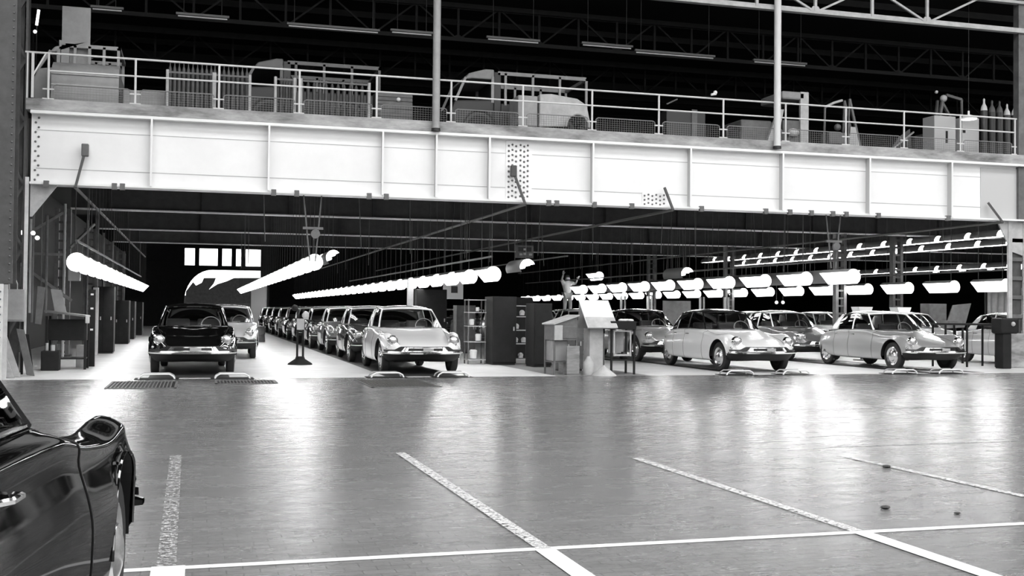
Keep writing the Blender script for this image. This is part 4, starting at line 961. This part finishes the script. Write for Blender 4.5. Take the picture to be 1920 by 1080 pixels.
t = thing('pipe_frame', 'frame of vertical pipes and braces behind the left work table', 'frame', (-3.6, 28, 0))
for k, (x, y, z0, z1, r) in enumerate(((-.15, 0, 1.2, 3.4, .03), (.2, 0, 1.2, 3.5, .03), (.32, 2.5, 0, 4.0, .035), (.1, -1.5, 1.0, 3.6, .025), (.38, 8, 0, 4, .04), (.38, 14, 0, 4, .04))): MB().cyl((x, y, z0), (x, y, z1), r, 8).build('pipe', M['lightsteel'] if k in (2, 0) else M['mid'], t, smooth=True)
MB().bar((-.6, 0, 2.6), (.5, .4, 2.6), .06).bar((-.6, 0, 2.5), (.7, .6, 1.5), .07).bar((-.3, 0, 3.0), (.5, .4, 3.6), .06).bar((.4, 3, 2.9), (.9, 4, 3.6), .06).build('brace', M['mid'], t)
t = thing('work_table', 'dark high work table with a sloping top at the left wall', 'table', (-2.72, 25.9, 0))
MB().prism([(-.42, 1.24), (.46, 1.13), (.46, 1.17), (-.42, 1.28)], 'y', -.35, .35).build('top', M['mid'], t)
for x in (-.36, .42):
    for y in (-.3, .3): MB().box(x - .025, x + .025, y - .025, y + .025, 0, 1.15).build('leg', M['dark'], t)
MB().box(-.36, .42, -.02, .3, .62, 1.08).build('drawer_box', M['dark'], t, bevel=.01); MB().box(-.36, .42, -.3, .3, .22, .25).build('shelf', M['dark'], t); MB().box(.42, .5, -.36, -.28, 1.0, 1.18).build('vise', M['lightsteel'], t, bevel=.01)
t = thing('machine_box', 'dark machine with pale fittings under the left work table', 'machine', (-2.95, 25.3, 0)); MB().box(-.18, .18, -.16, .16, 0, .42).build('case', M['dark'], t, bevel=.02); MB().cyl((-.08, 0, .42), (-.08, 0, .58), .03, 8).cyl((.04, -.05, .42), (.04, -.05, .54), .045, 8).build('fitting', M['lightsteel'], t)
t = thing('paper_bin', 'pale bin under the right end of the left work table', 'bin', (-2.45, 26.6, 0)); MB().box(-.12, .12, -.12, .12, .0, .5).build('shell', M['lightsteel'], t, bevel=.01)
t = thing('tilted_board', 'grey board standing tilted on the left work table', 'board', (-2.85, 26.05, 1.22)); MB().prism([(-.12, 0), (.12, -.02), (0, .5), (-.22, .52)], 'y', 0, .03).build('panel', M['grey'], t)
t = thing('hanging_box', 'small grey box hung on a pipe left of the first lamp', 'box', (-2.72, 27.4, 1.95)); MB().box(-.13, .13, -.1, .1, 0, .4).build('case', M['grey'], t, bevel=.01); MB().cyl((0, 0, .4), (0, 0, 3.2), .012, 5).build('hanger', M['bracket'], t)
t = thing('switch_stand', 'narrow dark stand with small bright switches beside the left work table', 'stand', (-2.28, 26.9, 0)); MB().box(-.07, .07, -.06, .06, 0, 1.75).build('column', M['dark'], t)
for z in (1.62, 1.3, .82): MB().box(-.03, .03, -.08, -.06, z, z + .04).build('switch', M['white'], t)
t = thing('white_post', 'white painted post standing right of the left work table', 'post', (-2.72, 33.2, 0)); MB().box(-.07, .07, -.07, .07, 0, 1.9).build('lower_shaft', M['colwhite'], t); MB().box(-.04, .04, -.04, .04, 1.9, 5.2).build('upper_shaft', M['mid'], t)
cabinet('tall_locker', 'tall black locker just right of the white post', -2.62, 34.6, .62, .6, 1.95, M['dark'], 'locker', split=2)
cabinet('tall_locker', 'black locker farther along the left wall', -2.75, 43.5, .75, .9, 1.6, M['dark'], 'locker', split=2)
for i, (y) in enumerate((50, 57)): cabinet('tall_locker', ['third black locker along the left wall', 'farthest black locker along the left wall'][i], -2.9, y, .8, 1.2, 1.6, M['dark'], 'locker', split=2)
for i, (px, py) in enumerate(((30, 436), (40, 436), (62, 437), (70, 446))):
    p = onY(px, py, 24.8); b = MB().ball((0, 0, 0), .045).build('bulb', M['farday'], None, smooth='all', loc=p); tag(b, 'small bare bulb on the left lattice column', 'bulb', 'bare bulbs on the left column')
p = onY(68, 80, 27); q = onY(73, 20, 27)
t = thing('upright_lamp', 'small bright upright lamp high behind the left column', 'lamp', (p[0], 27, p[2] - .5)); MB().cyl((0, 0, .9), (0.04, 0, 1.25), .03, 8).ball((-.03, 0, .75), .04).build('glow', M['farday'], t); MB().cyl((0, .05, 0), (0, .05, 1.4), .015, 5).build('stem', M['dark'], t)

# ------------------------------------------------------------------ right side
t = thing('tool_table', 'long thin-legged dark table in front of the silver car', 'table', (19.5, 25.0, 0))
MB().box(-.7, .95, -.3, .3, 1.1, 1.15).build('top', M['dark'], t)
for x in (-.66, .0, .9):
    for y in (-.26, .26): MB().box(x - .02, x + .02, y - .02, y + .02, 0, 1.1).build('leg', M['dark'], t)
MB().box(-.5, -.1, -.2, .2, 1.15, 1.22).build('tray', M['mid'], t)
t = thing('dark_machine', 'tall dark machine stand right of the tool table', 'machine', (20.05, 24.0, 0)); MB().box(-.16, .1, -.15, .15, 0, .9).build('base', M['dark'], t, bevel=.02); MB().box(-.26, .3, -.2, .2, .9, 1.3).build('head', M['dark'], t, bevel=.05); MB().ball((.1, -.2, 1.15), .06).build('knob', M['lightsteel'], t)
p = onY(1795, 613, 26.6); t = thing('slanting_board', 'dull grey board standing slanted right of the grey saloon', 'board', (p[0], 26.6, 0)); MB().prism([(-.40, .98), (.24, 1.02), (.46, 1.70), (-.14, 1.64)], 'y', 0, .04).build('panel', M['mid'], t); MB().box(-.05, .0, .04, .08, 0, 1.5).box(.2, .25, .04, .08, 0, 1.5).build('prop', M['dark'], t)
p = onY(1750, 600, 33); cabinet('grey_locker', 'dull grey locker behind the grey saloon bonnet', p[0], 33, .7, .5, 1.75, M['mid'], 'locker')
p = onY(1880, 600, 36); t = thing('corrugated_curtain', 'pale corrugated sheet curtain hanging under the right lamp row', 'curtain', (p[0], 36, 1.1)); m_ = MB()
pts = [(-.75 + k * .05, .05 * math.cos(k * 1.05)) for k in range(44)]
m_.grid([[(x, y, z) for x, y in pts] for z in (0, 1.35)]); m_.build('sheet', M['lightsteel'], t, smooth='all', solid=.01); MB().box(-.8, 1.5, -.06, .06, 1.35, 1.45).build('header', M['dark'], t); MB().box(-.8, -.74, -.04, .04, -1.1, 1.35).box(1.4, 1.46, -.04, .04, -1.1, 1.35).build('post', M['dark'], t)
for i, px in enumerate((1616, 1688)):
    p = onY(px, 583, 28.6); t = thing('wire_basket', ['white basket seen above the rear roof of the grey saloon', 'white basket seen above the windscreen of the grey saloon'][i], 'basket', (p[0], 28.6, 0)); MB().prism([(-.18, 1.42), (.18, 1.42), (.24, 1.58), (-.24, 1.58)], 'y', -.2, .2).build('tray', M['white'], t); MB().cyl((0, 0, 0), (0, 0, 1.42), .04, 10).build('stem', M['mid'], t)
    MB().lathe([(0, 0), (.25, 0), (.25, .03), (0, .04)], n=16).build('foot', M['mid'], t)
p = onY(1272, 590, 34); t = thing('grey_sheet', 'dull grey upright sheet behind the rear of the black-roofed saloon', 'sheet', (p[0], 34, 0)); MB().box(-.55, .45, 0, .05, .3, 1.75).build('panel', M['mid'], t); MB().box(-.55, -.5, -.1, .1, 0, .3).box(.4, .45, -.1, .1, 0, .3).build('foot', M['dark'], t)
for i, px in enumerate((1168, 1218, 1316, 1362)):
    p = onY(px, 570, 38); t = thing('pale_stanchion', 'pale double stanchion between the lamps and the car roofs', 'stanchion', (p[0], 38, 0), group='pale stanchions behind the right-hand cars'); MB().box(-.1, -.04, -.04, .04, 0, 1.95).box(.06, .1, -.04, .04, 0, 1.95).build('posts', M['lightsteel'], t); MB().box(-.15, .15, -.1, .1, 0, .05).build('foot', M['dark'], t)
for i, px in enumerate((1456, 1468)):
    p = onY(px, 567, 33); b = thing('hand_lamp', ['left of two small round lamps right of the laced column', 'right of two small round lamps right of the laced column'][i], 'lamp', tuple(p)); MB().ball((0, 0, 0), .055).build('bulb', M['farday'], b, smooth='all'); MB().cyl((0, 0, .05), (0, 0, 5.26 - p[2]), .006, 4).build('cord', M['bracket'], b)

# ------------------------------------------------------------------ upper deck
DZ = 5.58
def van(name, label, x0, x1, y, z1, m, rails=True, top=.55, lit=None):  # lit: paler colour painted where light catches roof, pillars and frames
    t = thing(name, label, 'van', ((x0 + x1) / 2, y, DZ)); L = x1 - x0; H = z1 - DZ; hx = L / 2; cl = L * .30
    W = 1.7
    def ss(P): return P
    # cab: sloping front on the left
    nose = [(-hx, .35), (-hx + .02, .85), (-hx + .10, 1.05), (-hx + .32, H * .80), (-hx + .5, H * .93), (-hx + .9, H), (-hx + cl, H), (-hx + cl, .35)]
    side = [(-hx, .30), (-hx - .02, .75), (-hx + .08, 1.02), (-hx + cl, 1.08), (-hx + cl, .3)]
    MB().prism(side, 'y', 0, W).build('cab', m, t, bevel=.04)
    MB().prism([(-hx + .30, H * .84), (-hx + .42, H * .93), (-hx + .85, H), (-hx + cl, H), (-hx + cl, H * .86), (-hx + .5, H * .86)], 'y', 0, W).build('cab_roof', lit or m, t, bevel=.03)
    pm = MB()
    for yy in (.02, W - .06): pm.bar((-hx + .08, yy, 1.0), (-hx + .34, yy, H * .87), .06); pm.bar((-hx + cl - .04, yy, 1.0), (-hx + cl - .04, yy, H * .9), .07)
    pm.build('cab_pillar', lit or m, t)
    MB().box(-hx + cl, -hx + cl + .18, 0, W, .3, H * .97).build('door_post', m, t, bevel=.02)
    MB().box(-hx + cl + .18, hx, 0, W, .3, 1.0).build('rear_body', m, t, bevel=.04)
    fr = MB(); n = 3
    for k in range(n + 1):
        x = -hx + cl + .3 + (hx - .05 - (-hx + cl + .3)) * k / n
        for yy in (.0, W - .05): fr.box(x - .03, x + .03, yy, yy + .05, .95, H * .96)
    for yy in (0, W - .05): fr.box(-hx + cl + .1, hx, yy, yy + .05, H * .93, H * .98)
    fr.box(hx - .06, hx, 0, W, H * .93, H * .98)
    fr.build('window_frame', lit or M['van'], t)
    for sx in (-hx + .7, hx - .75):
        for yy in (.05, W - .05):
            MB().lathe([(.0, -.08), (.2, -.08), (.33, -.07), (.34, 0), (.33, .07), (.2, .08), (0, .08)], (sx, yy, .34), 'y', 20).build('wheel', M['tyre'], t, smooth=True)
        MB().tube([(sx + .42 * math.cos(a), -.01, .36 + .42 * math.sin(a)) for a in np.linspace(0, math.pi, 14)], .03, 6).build('wheel_arch', m, t)
    return t
YV = 26.2
def X(px, y=YV): return onY(px, 200, y)[0]
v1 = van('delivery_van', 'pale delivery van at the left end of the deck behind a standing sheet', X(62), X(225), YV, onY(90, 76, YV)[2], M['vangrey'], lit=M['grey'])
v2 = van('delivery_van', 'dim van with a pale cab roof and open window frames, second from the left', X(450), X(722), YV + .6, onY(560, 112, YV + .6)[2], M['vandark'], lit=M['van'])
v3 = van('delivery_van', 'dark van on the right of the grey pole, its roof and frames in a lit tone', X(858), X(1118), YV + .6, onY(950, 132, YV + .6)[2], M['vandark'], lit=M['vangrey'])
# half-finished saloon shell in front of the third van
x0, x1 = X(1012, 25.6), X(1108, 25.6)
t = thing('body_shell', 'pale unfinished body panel with a wheel arch beside the right van', 'car body', ((x0 + x1) / 2, 25.6, DZ)); hx = (x1 - x0) / 2
P = [(-hx, .25), (-hx, 1.05), (-hx + .3, 1.08), (hx - .35, 1.0), (hx - .1, .85), (hx, .4), (hx, .25)] + [(hx - .35 + .28 * math.cos(a), .3 + .3 * math.sin(a)) for a in np.linspace(0, math.pi, 9)]
MB().prism(P, 'y', 0, .9).build('quarter_panel', M['lightsteel'], t, bevel=.03); MB().tube([(hx - .35 + .30 * math.cos(a), -.02, .3 + .32 * math.sin(a)) for a in np.linspace(0, math.pi, 10)], .03, 6).build('arch_flange', M['lightsteel'], t)
MB().box(-hx - .55, -hx - .05, 0, .8, .25, 1.0).build('door_panel', M['grey'], t, bevel=.03); MB().box(-hx, hx, .1, .8, 0, .25).build('trestle', M['dark'], t)
# pale van body low part in front of v1 and the standing sheet
x0, x1 = X(95, 25.3), X(222, 25.3)
t = thing('body_side_panel', 'long pale sheet-metal body side lying behind the left end of the rail', 'sheet', ((x0 + x1) / 2, 25.3, DZ)); hx = (x1 - x0) / 2
MB().prism([(0, 0), (0, .72), (.1, .92), (.3, 1.05), (.9, 1.08), (.9, 0)], 'x', -hx, hx).build('panel', M['vangrey'], t, smooth=True); MB().box(-hx, hx, -.02, .0, .5, .53).box(-hx, hx, -.02, .0, .74, .76).build('ridge', M['lightsteel'], t)
p = onY(110, 125, 25.9); q = onY(167, 5, 25.9)
t = thing('metal_sheet', 'tall pale standing metal sheet on the deck at upper left', 'sheet', ((p[0] + q[0]) / 2, 25.95, DZ)); hx = (q[0] - p[0]) / 2; MB().box(-hx, hx, .4, .44, 0, q[2] - DZ).build('panel', M['duct'], t, bevel=.01)
MB().box(-hx + .03, hx - .05, .385, .4, onY(140, 81, 25.9)[2] - DZ, onY(140, 79, 25.9)[2] - DZ).build('seam', M['dark'], t)
t = thing('low_box', 'low pale box on the deck between the left van and the cylinders', 'box', (X(275, 25.6), 25.6, DZ)); MB().box(-.5, .4, 0, .5, 0, .55).build('case', M['vangrey'], t, bevel=.02)
# gas cylinders
def cylinder_proto(r, h_, m, sh, cap=True):
    t = thing('gas_cylinder', 'x', 'gas cylinder')
    MB().lathe([(0, 0), (r, 0), (r, h_ * .78), (r * .98, h_ * .8)], n=14).build('shell', m, t, smooth=True)
    MB().lathe([(r * .98, h_ * .8), (r * .8, h_ * .86), (r * .35, h_ * .91), (r * .28, h_ * .93), (r * .3, h_ * .98), (0, h_)], n=14).build('shoulder', sh, t, smooth=True)
    return t
pc = cylinder_proto(.046, 1.18, M['cyl'], M['cyl'])
k = 0
ORD = ['leftmost', 'second', 'third', 'fourth', 'fifth', 'sixth', 'seventh', 'eighth', 'ninth', 'tenth', 'eleventh', 'twelfth']
for a, b, n, lab in ((318, 395, 10, 'dark gas cylinder in the fenced rack left of the second van'), (402, 462, 8, 'dark gas cylinder in the right half of the rack beside the second van cab'), (516, 548, 4, 'dark gas cylinder in the small rack before the second van'), (566, 690, 12, 'dark gas cylinder in the long rack before the second van')):
    for j in range(n):
        px = a + (b - a) * j / (n - 1)
        hscale = 1.0 if a < 500 else .85
        c = dup(pc, (X(px, 25.3), 25.3, DZ), 0, ORD[j] + ' ' + lab, lab.replace('dark gas cylinder', 'dark gas cylinders')); c.scale = (1, 1, hscale); k += 1
kill(pc)
pc = cylinder_proto(.10, 1.75, M['cyl'], M['cylsh'])
for j, (px, s_, dk) in enumerate(((1845, 1.0, 0), (1860, .98, 1), (1874, .98, 1), (1888, .94, 0), (1902, .95, 0))):
    c = dup(pc, (onY(px, 200, 25.6 + .0)[0], 25.6, DZ), 0, ['tallest gas cylinder with white shoulder, leftmost at the right rail end', 'dark-shouldered gas cylinder, second from the left at the right rail end', 'dark-shouldered gas cylinder in the middle of the right rail end', 'white-shouldered gas cylinder, second from the right by the column', 'white-shouldered gas cylinder next to the right column'][j], remap={M['cylsh']: M['mid']} if dk else None); c.scale = (.95, .95, s_)
kill(pc)
for i, (a, b) in enumerate(((313, 400), (402, 468), (516, 552), (564, 692))):
    xa, xb = X(a, 25.1), X(b, 25.1)
    t = thing('cylinder_rack', ['rack fence with pale end post around the left cylinders', 'rack fence right of the left cylinders, by the van cab', 'small rack fence before the second van door', 'long rack fence before the second van body'][i], 'rack', (xa, 25.12, DZ))
    MB().cyl((0, 0, 0), (0, 0, .95), .035, 8).build('post', M['lightsteel'], t); MB().cyl((xb - xa, 0, 0), (xb - xa, 0, .95), .035, 8).build('post', M['lightsteel'], t); MB().box(0, xb - xa, -.015, .015, .88, .92).build('top_bar', M['mid'], t)
# right end of the deck
t = thing('cab_frame', 'pale unfinished van cab frame right of the bright pole', 'van', (X(1470, 26), 26, DZ))
xc = X(1510, 26) - X(1470, 26); xl = X(1432, 26) - X(1470, 26); zt_ = onY(1500, 172, 26)[2] - DZ
MB().box(-.05, xc, 0, 1.2, zt_ - .22, zt_).build('roof', M['vangrey'], t, bevel=.05); MB().box(xc - .14, xc + .1, 0, .08, 0, zt_).build('door_post', M['lightsteel'], t); MB().prism([(xl, 0), (xl + .35, 0), (0, zt_ - .5), (-.15, zt_ - .5)], 'y', 0, .1).build('front_pillar', M['lightsteel'], t); MB().box(xl - .6, xl + .3, .1, 1.2, .1, .85).build('cowl', M['mid'], t, bevel=.04); MB().box(0, xc, .05, 1.2, .1, .9).build('door_skin', M['mid'], t, bevel=.04); MB().ball((.25, -.05, .55), .14, sc=(1.3, .5, .8)).build('cover', M['lightsteel'], t, smooth='all')
for i, (px, lean, lab) in enumerate(((1548, .35, 'bent pale arm of a jib standing behind the rail, right of the cab frame'), (1600, 0, 'narrow pale A-shaped trestle behind the rail'))):
    x = X(px, 26); t = thing('jib_arm' if i == 0 else 'trestle', lab, 'stand', (x, 26, DZ))
    if i == 0:
        MB().tube([(-.05, 0, 0), (-.02, 0, 1.25), (.0, 0, 1.32)], .03, 8).build('upright', M['mid'], t); MB().tube([(0, 0, 1.3), (.25, 0, 1.42), (.5, 0, 1.5)], .035, 8).build('arm', M['lightsteel'], t, smooth=True); MB().box(-.3, .4, -.2, .2, 0, .04).build('foot', M['dark'], t); MB().box(0.05, .6, -.1, .3, .3, .62).ball((.3, -.1, .75), .1).build('motor', M['mid'], t, bevel=.05)
    else:
        MB().bar((-.12, 0, 1.55), (.28, 0, 0), .06).bar((-.12, .25, 1.55), (.28, .25, 0), .06).build('rear_leg', M['mid'], t); MB().bar((-.12, 0, 1.55), (-.18, 0, 0), .04).bar((-.12, .25, 1.55), (-.18, .25, 0), .04).build('front_leg', M['mid'], t); MB().prism([(-.14, .2), (.2, .2), (.05, .8), (-.1, .8)], 'y', -.03, 0).build('web', M['lightsteel'], t)
x = X(1768, 26); t = thing('crane_jig', 'tangle of jointed bars forming a hoist jig left of the cartons', 'hoist', (x, 26, DZ))
MB().bar((-.35, 0, 0), (.0, 0, 1.75), .07).bar((-.12, .3, 0), (.05, .3, 1.75), .06).build('mast', M['mid'], t); MB().bar((.0, 0, 1.6), (.55, .1, .9), .06).bar((.1, 0, 1.85), (.6, 0, 1.75), .07).bar((.6, 0, 1.75), (.62, 0, .7), .05).build('boom', M['mid'], t); MB().ball((.02, 0, 1.75), .1).ball((-.25, -.05, 1.9), .05).build('joint', M['lightsteel'], t, smooth='all'); MB().box(-.65, .1, -.1, .4, 0, .75).build('engine', M['mid'], t, bevel=.05); MB().box(-.4, .7, 0, .4, 0, .08).build('base', M['dark'], t)
x = X(1680, 26.5); t = thing('sloping_sheet', 'dim sloping sheet lying behind the rail left of the hoist', 'sheet', (x, 26.5, DZ)); MB().prism([(-.4, 0), (.55, 0), (.45, .95), (.1, .7)], 'y', 0, .05).build('panel', M['mid'], t); MB().bar((-.5, -.1, .1), (.5, -.1, .85), .04).build('bar', M['lightsteel'], t)
for i, (a, b, y) in enumerate(((1752, 1792, 25.3), (1804, 1836, 25.3))):
    xa, xb = X(a, y), X(b, y); t = thing('carton', ['left pale carton on the deck behind the rail', 'right pale carton on the deck next to the gas cylinders'][i], 'box', ((xa + xb) / 2, y, DZ)); hx = (xb - xa) / 2; MB().box(-hx, hx, 0, .5, 0, 1.12).build('case', M['box'], t, bevel=.01); MB().box(.02 if i == 0 else -hx + .02, .08 if i == 0 else -hx + .1, -.012, 0, .4 if i == 0 else .7, .72 if i == 0 else .82).build('handle_slot', M['dark'], t)
    MB().box(-hx, hx, -.006, 0, .80, .82).build('fold', M['mid'], t)
p = onY(1816, 222, 25.0); t = thing('pan_lamp', 'white enamel pan lamp hanging over the cartons', 'lamp', (p[0], 25.0, p[2])); MB().lathe([(.22, -.03), (.22, 0), (.12, .07), (.03, .1), (.025, .2), (0, .2)], n=20).build('shade', M['white'], t, smooth=True); MB().lathe([(0, -.02), (.2, -.025)], n=20).build('globe', M['farday'], t); MB().cyl((0, 0, .2), (0, 0, 7.0), .006, 4).build('cord', M['bracket'], t)
p = onY(1339, 178, 24.3); t = thing('rail_lamp', 'small shiny lamp clipped on the guard rail top bar', 'lamp', tuple(p)); MB().ball((.03, 0, .06), .05).cyl((-.08, 0, .0), (.05, 0, .03), .03, 8).build('head', M['white'], t, smooth='all')
p = onY(745, 208, 25.2); t = thing('corrugated_crate', 'dim ribbed crate with a white spot left of the grey pole', 'crate', (X(745, 25.2), 25.2, DZ)); m_ = MB().box(-.5, .35, 0, .5, 0, .78)
for k in range(8): m_.box(-.5, .35, -.02, 0, .05 + k * .09, .09 + k * .09)
m_.build('case', M['mid'], t); MB().ball((.02, -.03, .62), .05).build('white_knob', M['white'], t, smooth='all')
t = thing('metal_locker', 'dim grey locker behind the rail left of the bright pole', 'locker', (X(1430, 27.6), 27.6, DZ)); MB().box(-.5, .3, 0, .5, 0, 1.1).build('case', M['mid'], t, bevel=.02); MB().box(-.48, .28, -.02, 0, .05, 1.05).build('door', M['mid'], t); MB().ball((-.6, -.1, .45), .07, sc=(.8, .8, 1.6)).build('white_bottle', M['white'], t, smooth='all')
t = thing('steel_bin', 'dim bin behind the rail right of the third van', 'bin', (X(1290, 26.3), 26.3, DZ)); MB().box(-.6, .5, 0, .6, 0, 1.0).build('shell', M['vandark'], t, bevel=.02); MB().box(.1, .25, -.03, 0, 0, 1.05).build('rib', M['mid'], t); MB().tube([(-.6, 0, 1.15), (-.3, 0, 1.3)], .02, 6).build('handle', M['mid'], t)
